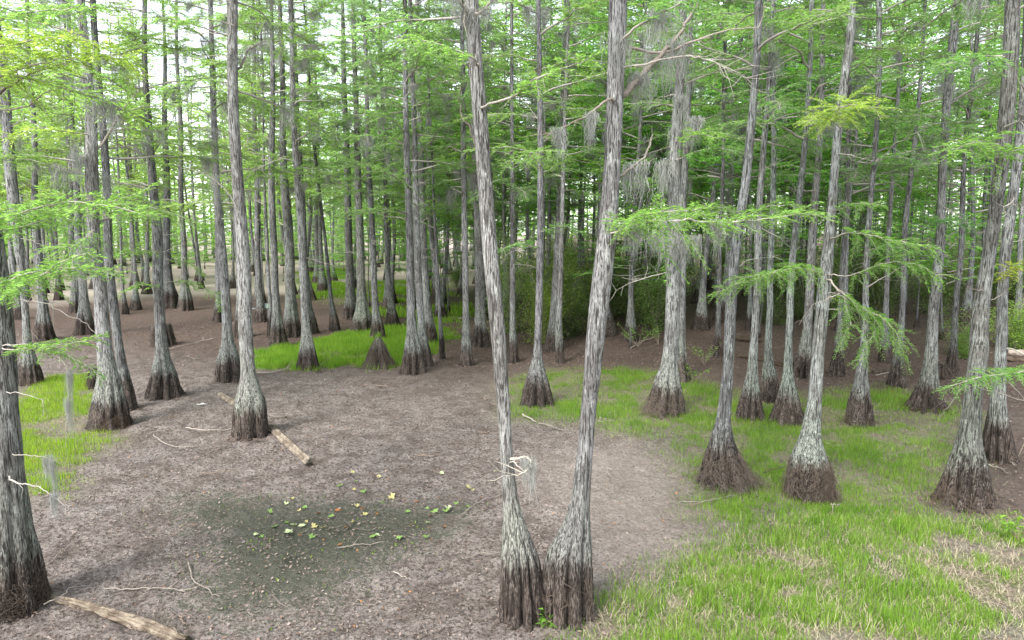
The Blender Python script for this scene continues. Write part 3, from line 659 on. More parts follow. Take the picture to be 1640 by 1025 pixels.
cypress('R1200', 'cypress with long tapering dark foot right of the first root-skirted tree', [(676, 1200, 42), (655, 1201, 36), (630, 1203, 28), (600, 1205, 20), (540, 1208, 14), (450, 1214, 13), (350, 1217, 11), (200, 1226, 10), (50, 1234, 9)], (1.0, 1.03, 1.0), 19, 8, .2, branches=10, bz=(8, 17))
cypress('R1285', 'stout pale-based cypress on the bank edge behind the drum-footed tree', [(606, 1285, 34), (585, 1287, 29), (560, 1290, 22), (530, 1293, 17), (450, 1298, 15), (380, 1303, 14), (250, 1310, 11), (100, 1316, 9)], (1.3, 1.27, 1.25), 20, 8, .26, branches=12, bz=(8, 18))
cypress('R1340', 'small cypress with dark foot on the bank behind the drooping green branch', [(602, 1340, 23), (580, 1341, 19), (555, 1343, 13), (520, 1345, 10), (400, 1350, 9), (250, 1358, 8)], (.9, .9, .88), 19, 8, .2, branches=12, bz=(7, 17))
cypress('R1147', 'small dark cypress on the shaded bank left of the first root-skirted tree', [(571, 1148, 18), (555, 1148, 15), (530, 1150, 10), (450, 1152, 8), (300, 1156, 7)], (.8, .8, .78), 19, 8, .2, branches=13, bz=(6, 17))
cypress('R1525', 'dark slim cypress on the far brown bank behind the tent-footed trunk', [(602, 1524, 22), (580, 1525, 16), (555, 1527, 12), (500, 1530, 10), (400, 1537, 9), (250, 1548, 8)], (.7, .7, .68), 19, 8, .2, branches=12, bz=(7, 17))
cypress('L48', 'small cypress with grey wrinkled foot at far left behind the edge trunk', [(617, 48, 36), (600, 48, 32), (580, 46, 24), (550, 44, 15), (500, 41, 12), (420, 34, 13), (330, 27, 18), (250, 15, 18), (180, 8, 16), (60, -4, 12)], (1.2, 1.2, 1.18), 18, 8, .18, branches=8, bz=(8, 15), leaf=(1.15, 1.1, .85), moss=8)
cypress('L70', 'cypress with fluted conical foot on the mud behind the left grass', [(546, 71, 28), (525, 70, 24), (500, 69, 19), (450, 66, 15), (380, 60, 12), (300, 56, 10), (100, 48, 8)], (1.1, 1.1, 1.1), 19, 9, .22, branches=14, bz=(7.5, 17), leaf=(1.15, 1.1, .85))
cypress('L138', 'cypress with pale tapering foot beyond the left grass, leaning slightly left', [(537, 137, 27), (515, 136, 23), (490, 135, 18), (460, 133, 14), (380, 126, 12), (250, 118, 10), (100, 112, 8)], (1.1, 1.1, 1.1), 19, 8, .2, branches=14, bz=(7.5, 17), leaf=(1.15, 1.1, .85))
cypress('L122', 'distant squat-footed cypress standing left of the pale tapering one', [(501, 121, 17), (480, 121, 15), (460, 120, 13), (400, 117, 11), (250, 112, 9)], (.9, .9, .9), 19, 8, .16, branches=12, bz=(7, 17), leaf=(1.15, 1.1, .85))
cypress('L217', 'distant thin cypress with dark bell foot on pale sand at left', [(463, 217, 17), (450, 216, 14), (435, 215, 10), (400, 213, 8), (330, 210, 7), (150, 205, 6)], (.85, .85, .85), 19, 8, .2, branches=12, bz=(7, 17), leaf=(1.18, 1.1, .88))
cypress('L272', 'distant cypress with broad dark foot right of the alone-standing fluted one', [(494, 272, 30), (475, 271, 26), (455, 269, 20), (430, 268, 15), (350, 267, 12), (200, 265, 9)], (.85, .85, .85), 20, 8, .22, branches=12, bz=(7, 18), leaf=(1.18, 1.1, .88))
cypress('L297', 'distant cypress with brown barrel foot next to the broad dark one', [(498, 297, 22), (480, 297, 20), (460, 296, 15), (430, 295, 11), (350, 292, 9), (200, 288, 8)], (.95, .95, .93), 20, 8, .2, branches=12, bz=(7, 18), leaf=(1.18, 1.1, .88))
cypress('L352', 'dark-footed cypress hidden behind the whitish bulb foot', [(517, 352, 20), (500, 352, 17), (480, 352, 14), (430, 350, 12), (300, 346, 9), (150, 342, 8)], (.9, .9, .9), 20, 8, .2, branches=12, bz=(7, 18), leaf=(1.25, 1.1, .85))
cypress('L383', 'dark-footed cypress peeping right of the whitish bulb-footed trunk', [(541, 386, 26), (520, 386, 22), (495, 385, 16), (450, 384, 12), (350, 380, 10), (200, 374, 8)], (.85, .85, .85), 20, 8, .2, branches=12, bz=(7, 18), leaf=(1.25, 1.1, .85))
cypress('C502', 'dark root-footed trunk peeping right of the pale silvery cypress', [(535, 499, 20), (515, 498, 16), (490, 495, 10), (430, 490, 8), (300, 484, 7)], (.8, .8, .8), 19, 8, .24, branches=12, bz=(8, 17), leaf=(1.1, 1.05, .85))

# ------------------------------------------------------------------ single branches traced one by one: branch > foliage, moss
def hand(key, pts, r0=.02, fol=None, tone=(1.08, 1.08, 1.04), leaf=(1, 1, 1), twigs=0, moss=(), seed=0, name='branch'):
    """pts: (px, py, dy), dy metres behind (+) or in front (-) of the trunk"""
    T = TREES[key]; rng = np.random.RandomState(seed + int(pts[0][0]) + 7 * int(pts[0][1]) + 5000)
    Q = np.array([on_plane(x, y, T['Y'] + d)[0] - T['base'] for x, y, d in pts])
    Q = np.vstack([axis_pt(T, Q[0][2] - .03), Q])
    n = max(9, len(Q) * 4)
    A = smooth_path(Q, n); A[1:-1] += rng.normal(0, .008, (n - 2, 3))
    o = A[0].copy(); A = A - o
    w, f = Geo(), Geo()
    tube(w, A, np.linspace(r0, r0 * .22, n), 6)
    for _ in range(twigs):
        i = rng.randint(n // 4, n); d = (A[min(i, n - 1)] - A[i - 1]); d = d / (np.linalg.norm(d) + 1e-9) + rng.normal(0, .7, 3); d /= np.linalg.norm(d); ln = rng.uniform(.12, .45)
        q = A[i] + d * ln; m = (A[i] + q) * .5 + rng.normal(0, .03, 3)
        tube(w, [A[i], m, q], [r0 * .3, r0 * .22, r0 * .08], 4, False)
    if fol:
        kw = dict(sec_len=.42, sec_step=.042, leaf_len=.095, leaf_w=.0145, leaf_step=.02, start=.3, droop=.25, twig_r=.003, vert=.42)
        kw.update(fol); spray(f, w, A, rng, **kw)
    b = link(name, w.mesh('branch', TWIG), T['root'], o, color=tone)
    if fol: link('foliage', f.mesh('foliage', NEEDLE, False), b, color=leaf)
    for (fr, k, sx, sz) in moss:
        p = A[int(fr * (n - 1))]
        if k >= 10: link('moss', MOSS_C[k - 10], b, p, (0, 0, rng.uniform(-.4, .4)), (sx, sx, sz))
        else: link('moss', MOSS_M[k], b, p, (0, 0, rng.uniform(0, 6)), (sx, sx, sz))
    return b
YG = (1.6, 1.3, .75); LG = (1.16, 1.16, .9); MG = (.95, 1.05, .95); DG = (.7, .9, .9)
# right one of the V pair
hand('twinR', [(985, 375, -.1), (1025, 358, -.4), (1080, 352, -.6), (1150, 356, -.7), (1215, 352, -.8), (1285, 342, -.9)], .022, dict(sec_len=.9, start=.10), leaf=LG, moss=((.3, 0, .6, .5), (.5, 3, .6, .45), (.7, 0, .5, .5), (.85, 1, .4, .3)))
hand('twinR', [(990, 372, -.3), (1010, 352, -.9), (1060, 338, -1.5), (1120, 335, -1.9)], .014, dict(sec_len=.5, start=.15), leaf=LG)
hand('twinR', [(1003, 148, .2), (1035, 112, .4), (1062, 84, .5), (1078, 68, .6), (1100, 35, .7), (1128, -10, .8)], .05, tone=(.75, .7, .65), moss=((.3, 3, .8, .7), (.5, 11, .45, .8), (.7, 1, .7, .9)))
hand('twinR', [(1062, 84, .5), (1110, 65, .5), (1160, 50, .6), (1215, 44, .7)], .022, tone=(1.0, .95, .9), twigs=6)
hand('twinR', [(985, 285, .2), (1012, 268, .3), (1032, 250, .4), (1046, 215, .5)], .03, tone=(.8, .78, .72), twigs=3, moss=((.6, 3, .9, .8),))
hand('twinR', [(975, 160, -.1), (940, 185, -.2), (900, 205, -.3), (870, 222, -.4)], .022, tone=(.65, .6, .55), twigs=5, moss=((.5, 0, .6, .6), (.8, 3, .6, .5)))
hand('twinR', [(1090, 90, -.4), (1130, 95, -.6), (1170, 110, -.7), (1195, 125, -.8)], .012, tone=(1.10, 1.10, 1.06), twigs=26)
hand('twinR', [(1000, 60, -.1), (1040, 30, -.3), (1090, 5, -.5), (1150, -20, -.7)], .02, dict(sec_len=.6), leaf=MG, moss=((.3, 10, .5, .7), (.6, 3, .7, .6)))
# left one of the V pair
hand('twinL', [(826, 735, -.1), (840, 732, -.15), (850, 740, -.25), (846, 752, -.3), (830, 760, -.3), (806, 762, -.3)], .022, tone=(1.15, 1.15, 1.06), twigs=3, moss=((.5, 1, .55, .75),), name='broken_branch')
hand('twinL', [(822, 742, -.15), (838, 752, -.25), (851, 753, -.3)], .012, tone=(1.15, 1.15, 1.10), twigs=4, name='broken_branch')
hand('twinL', [(750, 18, 0), (738, 6, -.1), (722, -12, -.2)], .03, tone=(.8, .78, .7), twigs=3, moss=((.5, 3, .6, .4), (.9, 10, .4, .4)))
hand('twinL', [(765, 22, 0), (780, 12, -.1), (796, -8, -.2)], .03, tone=(1.1, 1.05, 1), twigs=3, moss=((.6, 3, .6, .35), (.95, 10, .3, .3)))
hand('twinL', [(764, 235, .1), (752, 205, .1), (738, 180, .1), (736, 140, .1), (722, 122, .1)], .012, tone=(.6, .55, .5), twigs=5)
hand('twinL', [(780, 168, -.1), (830, 150, -.3), (860, 125, -.5), (900, 110, -.7), (940, 95, -.9)], .018, dict(sec_len=.6), leaf=LG)
hand('twinL', [(760, 95, -.2), (700, 70, -.5), (640, 62, -.8)], .016, dict(sec_len=.55), leaf=LG)
# left edge trunk
hand('edgeL', [(5, 452, -.2), (40, 438, -.5), (95, 430, -.8), (150, 428, -.9), (182, 440, -1.0)], .016, dict(sec_len=.55, start=.05), leaf=LG)
hand('edgeL', [(5, 470, -.4), (50, 448, -.8), (100, 420, -1.2), (140, 405, -1.4)], .012, dict(sec_len=.45, start=.1), leaf=LG)
hand('edgeL', [(6, 480, .1), (45, 481, .1), (78, 487, .1), (110, 505, .1), (140, 520, .1), (157, 541, .1)], .011, tone=(1.21, 1.21, 1.21), twigs=7)
hand('edgeL', [(8, 553, -.1), (40, 552, -.2), (75, 554, -.3)], .011, tone=(1.21, 1.21, 1.21), twigs=2)
hand('edgeL', [(10, 560, -.2), (60, 556, -.6), (110, 550, -.8), (158, 540, -.9)], .011, dict(sec_len=.36, start=.25), leaf=LG)
hand('edgeL', [(40, 556, -.3), (90, 562, -.5), (130, 580, -.6), (158, 602, -.7)], .009, dict(sec_len=.26, start=.4), tone=(1.10, 1.10, 1.10), leaf=LG, twigs=5)
hand('edgeL', [(12, 628, -.1), (45, 632, -.2), (72, 645, -.2)], .008, tone=(1.21, 1.21, 1.21), twigs=2)
hand('edgeL', [(22, 772, -.35), (50, 777, -.4), (72, 785, -.45), (92, 800, -.5)], .013, tone=(1.21, 1.21, 1.18), twigs=3, moss=((.9, 0, .35, .45),))
hand('edgeL', [(34, 729, -.2), (60, 730, -.25), (78, 734, -.3), (95, 741, -.3)], .007, tone=(1.08, 1.08, 1.01), moss=((.72, 3, .35, .55), (.85, 0, .3, .9)))
hand('edgeL', [(60, 560, -.5), (90, 570, -.55), (108, 592, -.6), (109, 640, -.6), (106, 700, -.6), (105, 742, -.6)], .007, tone=(1.2, 1.2, 1.1), moss=((.55, 0, .3, .6), (.7, 0, .25, .6)))
hand('edgeL', [(-20, 160, .3), (15, 140, .2), (50, 118, .1), (102, 102, 0)], .024, tone=(.62, .55, .5), twigs=4)
hand('edgeL', [(-20, 130, -.3), (30, 112, -.7), (90, 95, -.9), (150, 92, -1.0), (205, 88, -1.1)], .014, dict(sec_len=.75, start=.05), leaf=YG)
hand('edgeL', [(-20, 175, -.2), (40, 172, -.3), (70, 150, -.4), (100, 140, -.5)], .014, tone=(.7, .65, .6), twigs=5)
hand('edgeL', [(-20, 80, -.4), (30, 70, -.8), (90, 60, -1.1), (160, 70, -1.3)], .012, dict(sec_len=.7, start=.05), leaf=YG)
hand('edgeL', [(-20, 40, -.2), (40, 20, -.5), (100, 15, -.8), (150, 10, -1)], .014, dict(sec_len=.7, start=.05), leaf=LG)
hand('edgeL', [(-10, 350, -.3), (50, 335, -.7), (110, 325, -.9), (180, 330, -1.1), (235, 345, -1.2)], .013, dict(sec_len=.6, start=.1), leaf=LG)
hand('edgeL', [(-10, 370, -.1), (30, 365, -.4), (80, 350, -.7), (120, 352, -.9)], .012, dict(sec_len=.45, start=.1), leaf=LG)
# the trunk that stands over the log
hand('L400', [(385, 108, .1), (395, 85, .1), (410, 72, .1), (424, 66, .1)], .035, tone=(.6, .55, .5), moss=((.45, 2, 1.1, .5), (.7, 10, .8, .6), (.9, 1, .8, .3)))
hand('L400', [(380, 334, -.1), (362, 305, -.2), (336, 283, -.3), (312, 273, -.4), (291, 270, -.5)], .016, tone=(1.04, 1.04, 0.98), twigs=7)
hand('L400', [(383, 300, .1), (405, 275, .2), (430, 262, .3), (450, 255, .4)], .015, tone=(1.15, 1.15, 1.08), twigs=5)
hand('L400', [(372, 140, -.2), (340, 128, -.6), (300, 132, -1.0), (260, 140, -1.3)], .018, dict(sec_len=.8, leaf_len=.11, leaf_w=.018, leaf_step=.026, sec_step=.08), leaf=LG)
hand('L400', [(372, 40, -.2), (330, 30, -.6), (280, 35, -1.0)], .018, dict(sec_len=.8, leaf_len=.11, leaf_w=.018, leaf_step=.026, sec_step=.08), leaf=LG)
# the far-left ones
MIDF = dict(sec_len=.9, leaf_len=.13, leaf_w=.024, leaf_step=.03, sec_step=.06, start=.2)
hand('L178', [(160, 235, 0), (185, 195, .1), (205, 165, .2), (222, 145, .3)], .04, tone=(.8, .76, .72), twigs=5)
hand('L178', [(150, 330, -.3), (195, 318, -.9), (240, 300, -1.3)], .018, MIDF, leaf=LG)
hand('L178', [(148, 370, -.3), (120, 392, -.8), (80, 398, -1.2)], .016, MIDF, leaf=LG)
hand('L178', [(140, 215, -.2), (100, 210, -.8), (60, 205, -1.2), (20, 215, -1.5)], .02, MIDF, leaf=YG)
hand('L263', [(252, 404, -.2), (222, 402, -.5), (180, 410, -.7)], .014, dict(MIDF, sec_len=.5), leaf=LG)
hand('L263', [(258, 465, -.1), (235, 455, -.4), (210, 460, -.5), (190, 475, -.6)], .012, dict(MIDF, sec_len=.4), leaf=LG, twigs=4)
hand('L263', [(262, 415, .1), (285, 418, .2), (310, 425, .3), (325, 438, .3)], .012, dict(MIDF, sec_len=.4), leaf=LG, twigs=3)
hand('L263', [(262, 452, .1), (285, 450, .2), (310, 455, .3), (345, 470, .3), (352, 490, .3)], .012, dict(MIDF, sec_len=.45), leaf=LG)
hand('L263', [(243, 250, 0), (265, 215, .1), (290, 165, .2), (320, 155, .3)], .022, tone=(.6, .56, .52), twigs=6)
# tree between the V
hand('R862', [(866, 262, -.2), (852, 252, -1.2), (850, 246, -2.0), (870, 242, -2.8), (900, 243, -3.2)], .018, dict(sec_len=.95, leaf_len=.10, leaf_w=.017, leaf_step=.024, sec_step=.06, start=.3), leaf=LG, tone=(1.15, 1.15, 1.08), twigs=8)
hand('R862', [(864, 270, -.2), (840, 258, -.9), (818, 256, -1.4), (806, 265, -1.7)], .014, dict(sec_len=.7, leaf_len=.10, leaf_w=.017, leaf_step=.024, sec_step=.06), leaf=LG)
hand('R862', [(868, 200, 0), (830, 155, .1), (800, 175, .1)], .014, tone=(1.04, 1.04, 0.96), twigs=8, moss=((.5, 11, .4, .5),))
hand('R862', [(870, 370, -.2), (900, 362, -.7), (930, 372, -.9)], .012, dict(MIDF, sec_len=.5), leaf=MG)
hand('R862', [(860, 395, -.2), (830, 390, -.7), (805, 398, -.9)], .012, dict(MIDF, sec_len=.5), leaf=MG)
# moss-draped one right of the V
hand('R1063', [(1078, 395, -.3), (1060, 378, -.6), (1045, 376, -.8)], .015, tone=(1.15, 1.15, 1.15), twigs=5, moss=((.3, 2, 1, 1.0), (.6, 1, 1, 1.1), (.9, 10, .8, .9)))
hand('R1063', [(1082, 390, -.3), (1100, 378, -.5), (1112, 380, -.6)], .015, tone=(1.15, 1.15, 1.15), twigs=5, moss=((.3, 2, .9, 1.0), (.6, 1, .8, .9), (.9, 4, .9, .8)))
for (x, y, l) in ((1056, 20, 1.9), (1100, 60, 1.8), (1110, 190, 1.2), (1060, 260, 1.5)):
    T = TREES['R1063']; p = on_plane(x, y, T['Y'] - .3)[0] - T['base']
    link('moss', MOSS_M[int(x) % 5], T['root'], p, (0, 0, x), (1.5, 1.5, l))
hand('R1063', [(1085, 255, -.2), (1120, 242, -.8), (1155, 238, -1.2), (1190, 245, -1.5)], .018, MIDF, leaf=MG)
hand('R1063', [(1085, 225, -.2), (1120, 215, -1.0), (1150, 222, -1.6)], .018, MIDF, leaf=LG)
# the two root-skirted trees
hand('R1297', [(1318, 438, .0), (1300, 433, -.2), (1268, 430, -.4), (1231, 441, -.6), (1190, 452, -.7), (1148, 470, -.8)], .017, dict(sec_len=.7, start=.3, droop=.45), leaf=LG, tone=(1.10, 1.10, 1.04))
hand('R1297', [(1255, 432, -.6), (1220, 440, -.9), (1180, 445, -1.0)], .010, dict(sec_len=.6, start=.1, droop=.45), leaf=LG)
hand('R1297', [(1330, 448, -.2), (1336, 458, -.3), (1352, 472, -.4), (1385, 495, -.5), (1415, 510, -.6), (1435, 535, -.7), (1446, 565, -.7)], .02, dict(sec_len=.75, start=.3, droop=.55), leaf=LG, tone=(1.15, 1.12, 1.06), twigs=4)
hand('R1297', [(1350, 475, -.4), (1358, 500, -.5), (1362, 520, -.6), (1350, 545, -.6)], .010, dict(sec_len=.65, start=.2, droop=.5), leaf=LG, twigs=3)
hand('R1297', [(1345, 470, -.4), (1325, 478, -.5), (1300, 490, -.6), (1280, 520, -.6)], .008, tone=(1.15, 1.15, 1.10), twigs=12)
hand('R1297', [(1390, 498, -.5), (1400, 530, -.6), (1385, 555, -.6), (1378, 578, -.6)], .009, dict(sec_len=.5, start=.2, droop=.5), leaf=LG)
hand('R1297', [(1336, 440, -.2), (1355, 442, -.3), (1378, 435, -.5), (1420, 420, -.7), (1470, 425, -.9), (1500, 440, -1.0)], .014, dict(sec_len=.8, start=.3, droop=.35), leaf=LG, tone=(1.10, 1.10, 1.04), twigs=5)
hand('R1297', [(1338, 380, -.2), (1365, 372, -.5), (1400, 378, -.8), (1445, 388, -1.0), (1490, 395, -1.1)], .014, dict(sec_len=.8, start=.25, droop=.35), leaf=LG, tone=(1.04, 1.04, 0.98))
hand('R1297', [(1345, 335, -.2), (1375, 325, -.6), (1410, 328, -.9)], .012, dict(sec_len=.42, start=.2), leaf=LG)
hand('R1297', [(1350, 200, -.2), (1340, 185, -.8), (1345, 172, -1.6), (1370, 168, -2.2), (1400, 172, -2.6)], .017, dict(sec_len=.8, start=.25), leaf=YG)
hand('R1297', [(1346, 205, -.2), (1325, 190, -.9), (1305, 186, -1.4), (1295, 196, -1.7)], .012, dict(sec_len=.6, start=.25), leaf=YG)
hand('R1165', [(1195, 345, -.1), (1225, 332, -.5), (1260, 328, -.8), (1295, 338, -1.0)], .014, dict(sec_len=.5, start=.2), leaf=LG)
hand('R1165', [(1192, 352, -.1), (1170, 335, -.5), (1140, 330, -.8)], .012, dict(sec_len=.4, start=.2), leaf=LG)
hand('R1165', [(1205, 170, 0), (1240, 150, -.2), (1290, 128, -.4)], .016, dict(MIDF, sec_len=.6), leaf=MG)
# right edge
hand('R1483', [(1512, 215, -.2), (1480, 198, -.6), (1440, 195, -1.0), (1400, 200, -1.4)], .018, MIDF, leaf=MG)
hand('R1483', [(1515, 210, -.2), (1550, 205, -.8), (1590, 212, -1.2)], .018, MIDF, leaf=MG)
hand('R1483', [(1505, 355, -.2), (1520, 352, -.9), (1550, 358, -1.4)], .016, MIDF, leaf=DG)
hand('R1545', [(1590, 230, -.2), (1560, 228, -.8), (1530, 240, -1.2)], .016, MIDF, leaf=LG)
hand('R1545', [(1600, 90, -.2), (1560, 92, -.8), (1510, 105, -1.2)], .016, MIDF, leaf=MG)
hand('R1545', [(1600, 250, -.3), (1630, 240, -.9), (1670, 235, -1.4)], .016, dict(MIDF, sec_len=.9), leaf=LG)
hand('R1545', [(1570, 465, -.1), (1555, 462, -.3), (1545, 455, -.4)], .014, tone=(.6, .56, .52), twigs=3)
hand('R1545', [(1590, 480, .1), (1605, 472, .1), (1615, 462, .1)], .014, tone=(.6, .56, .52), twigs=2)
hand('R1600', [(1625, 560, -.3), (1660, 585, -1.2), (1640, 595, -2.2), (1600, 600, -2.8), (1560, 606, -3.0), (1522, 618, -3.1)], .015, dict(sec_len=.75, start=.35, droop=.35), leaf=(1.1, 1.25, .85), tone=(1.22, 1.22, 1.15))
hand('R1600', [(1640, 640, -2.4), (1590, 625, -2.8), (1545, 620, -3.0), (1520, 650, -3.0), (1505, 668, -3.0)], .007, tone=(1.04, 1.04, 0.98), twigs=9)
hand('R1600', [(1612, 440, -.3), (1625, 425, -.8), (1650, 420, -1.2)], .012, dict(MIDF, sec_len=.5), leaf=(2.0, 1.3, .6))
hand('R1380', [(1398, 400, -.2), (1420, 392, -.7), (1450, 400, -1.0)], .012, dict(MIDF, sec_len=.5), leaf=MG)
hand('R1380', [(1400, 260, -.2), (1430, 250, -.7), (1465, 258, -1.0)], .012, dict(MIDF, sec_len=.6), leaf=MG)

# ------------------------------------------------------------------ root skirts on the swollen feet
def roots(key, h, spread, n, color, seed, thick=.004, side=0.0):
    T = TREES[key]; rng = np.random.RandomState(seed); g = Geo()
    for _ in range(n):
        a = rng.uniform(0, 2 * np.pi)
        if side and rng.rand() < .5: a = side + rng.normal(0, .45)
        z0 = h * rng.uniform(.1, 1.0) ** .8; z1 = max(-.02, z0 - rng.uniform(.1, .65))
        k = 8; t = np.linspace(0, 1, k); zz = z0 + (z1 - z0) * t
        rr = np.interp(zz, T['P'][:, 2], T['R']) * 1.02 + spread * rng.rand() ** 2 * t ** 1.3 * (1.2 - zz / h) + .03 * np.sin(np.pi * t) * rng.rand()
        aa = a + np.cumsum(rng.normal(0, .11, k)) + t * rng.normal(0, .7)
        P = np.stack([np.interp(zz, T['P'][:, 2], T['P'][:, 0]) + rr * np.cos(aa), rr * np.sin(aa), np.maximum(zz + np.cumsum(rng.normal(0, .015, k)), -.02)], 1)
        tube(g, P, thick * rng.uniform(.4, 1.4) * np.linspace(1, .5, k), 3, False)
    o = link('roots', g.mesh('roots', ROOT), T['root'], color=color); o['kind'] = 'stuff'
roots('R1165', .72, .32, 700, (1.0, .95, .9), 1, side=.1)
roots('R1297', .82, .20, 700, (.95, .88, .82), 2, side=-.5)
roots('R1545', .40, .22, 160, (.9, .8, .72), 3, side=3.1)
roots('R1063', .55, .40, 300, (1.2, 1.15, 1.05), 4, side=3.4)
roots('R1262', .55, .12, 120, (.6, .56, .52), 6)
roots('R1483', .22, .25, 90, (.9, .82, .72), 8)
roots('R1380', .3, .25, 90, (.9, .82, .72), 9, side=3.3)
roots('L178', .40, .14, 200, (.75, .65, .57), 10, side=-.4)
roots('edgeL', .50, .08, 380, (.55, .5, .46), 11, .006)
roots('twinR', .9, .04, 60, (.8, .72, .65), 12, .005, side=2.6)
roots('L48', .25, .25, 80, (1.2, 1.1, .98), 15, side=-.4)
roots('C467', .8, .18, 120, (.4, .36, .33), 16)

# ------------------------------------------------------------------ stumps
def stump(label, px, py, wpx, h, seed, shag, color, taper=.25):
    g = at(px, py); Y = g[1] + .4 * wpx * g[1] / FPX; r = .5 * wpx * Y / FPX
    root = thing('stump', label, 'stump', (g[0], Y, float(ground_z(g[0], Y))))
    z = np.linspace(-.2, h, 26)
    P = np.stack([0 * z, 0 * z, z], 1); rad = r * (1 - (1 - taper) * np.clip(z / h, 0, 1) ** .75)
    link('trunk', trunk_mesh(P, rad, seed, 56, z, 8, .3, toe=.3), root, color=color)
    rng = np.random.RandomState(seed); gg = Geo()
    for _ in range(shag):
        a = rng.uniform(0, 6.28); z0 = h * rng.uniform(.3, 1); z1 = max(0, z0 - rng.uniform(.2, .8)); k = 5; t = np.linspace(0, 1, k)
        r0 = np.interp(z0, z, rad); r1 = np.interp(z1, z, rad) + rng.uniform(-.02, .10)
        aa = a + t * rng.normal(0, .25); rr = r0 + (r1 - r0) * t + .05 * np.sin(np.pi * t)
        tube(gg, np.stack([rr * np.cos(aa), rr * np.sin(aa), z0 + (z1 - z0) * t], 1), .006 * rng.uniform(.5, 1.3), 3, False)
    if shag:
        o = link('roots', gg.mesh('roots', ROOT), root, color=(.95, .92, .85)); o['kind'] = 'stuff'
    return root, r
st, sr = stump('shaggy cone-shaped dead stump on the near edge of the centre grass strip', 603, 591, 52, 1.12, 901, 170, (1.0, .95, .9), .16)
g_ = Geo(); rng = np.random.RandomState(77)
for _ in range(260):
    a = rng.uniform(0, 6.28); r_ = abs(rng.normal(0, .07)) if rng.rand() < .4 else sr * rng.uniform(.9, 1.2); zb = 1.05 if r_ < .3 else 0
    p = np.array((r_ * math.cos(a), r_ * math.sin(a), zb)); d = np.array((rng.normal(0, .10), rng.normal(0, .10), rng.uniform(.12, .34)))
    s = np.array((math.cos(a + 1.5), math.sin(a + 1.5), 0)) * .008
    g_.add([p - s, p + s, p + d], [[0, 1, 2]])
o = link('grass_tuft', g_.mesh('grass_tuft', GRASSM, False), st); o['kind'] = 'stuff'
stump('rotten hollow black stump hidden behind the alone-standing fluted trunk', 254, 556, 36, .95, 902, 60, (.5, .45, .4), .75)
stump('small black rotted stump at the foot of the broad torn-footed trunk', 147, 622, 20, .6, 903, 30, (.4, .36, .33), .7)
stump('low torn stump with dark roots on the bank behind the tent-footed cypress', 1512, 607, 30, .42, 904, 90, (.45, .4, .36), .6)

# ------------------------------------------------------------------ background trees: shared trunks and crowns, each tree a thing
BT = []
for k in range(7):
    rng = np.random.RandomState(400 + k); H = 22.0
    z = np.concatenate([[-.4, 0, .25, .5, .8, 1.1, 1.5, 2.0, 3.0], np.linspace(4.5, H, 18)])
    P = np.stack([.35 * np.sin(z / 7 + rng.uniform(0, 6)) * sstep(0, 6, z) + rng.normal(0, .02) * z, .35 * np.sin(z / 8 + rng.uniform(0, 6)) * sstep(0, 6, z), z], 1)
    r0 = rng.uniform(.10, .16); fl = rng.uniform(.16, .30)
    rad = r0 * (1 - .8 * np.clip(z / H, 0, 1)) + fl * np.exp(-(np.clip(z, 0, None) / 1.05) ** 1.5)
    BT.append((trunk_mesh(P, rad, 400 + k, 20, z, 8, .22), P))
hand_xy = [tuple(T['base'][:2]) for T in TREES.values()]
placed = list(hand_xy)
prng = random.Random(5)
def bg_tree(x, y, label, group, leaf, tone, zc=None, s=None, moss=1, width=1.22):
    rng = np.random.RandomState(int(abs(x) * 977 + y * 131) % 100000)
    k = rng.randint(7); c = rng.randint(len(CR_FOL)); s = s or rng.uniform(.8, 1.12)
    root = thing('cypress_tree', label, 'tree', (x, y, float(ground_z(x, y))), rng.uniform(0, 6.28), group)
    root.scale = (s, s, s); root.rotation_euler = (rng.normal(0, .022), rng.normal(0, .028), root.rotation_euler[2]); kx = rng.uniform(.55, 1.25)
    tt = tuple(np.array(tone) * rng.uniform(.8, 1.2)); lf = tuple(np.array(leaf) * rng.uniform(.8, 1.22) * np.array((rng.uniform(.88, 1.12), 1, 1)))
    link('trunk', BT[k][0], root, scale=(kx, kx, 1), color=tt)
    zc = zc if zc is not None else rng.uniform(5.5, 10); P = BT[k][1]
    p = (np.interp(zc + 4, P[:, 2], P[:, 0]), np.interp(zc + 4, P[:, 2], P[:, 1]), zc); sz = (22.8 - zc) / 13
    az = rng.uniform(0, 6.28)
    link('limbs', CR_WOOD[c], root, p, (0, 0, az), (width, width, sz)); link('crown', CR_FOL[c], root, p, (0, 0, az), (width, width, sz), lf)
    for _ in range(moss):
        if rng.rand() < .8:
            a = rng.uniform(0, 6.28); r_ = rng.uniform(.1, 1.4)
            link('moss', MOSS_M[rng.randint(5)], root, (p[0] + r_ * math.cos(a), p[1] + r_ * math.sin(a), zc + rng.uniform(.8, 7)), (0, 0, a), (1.3, 1.3, rng.uniform(.9, 2.0)))
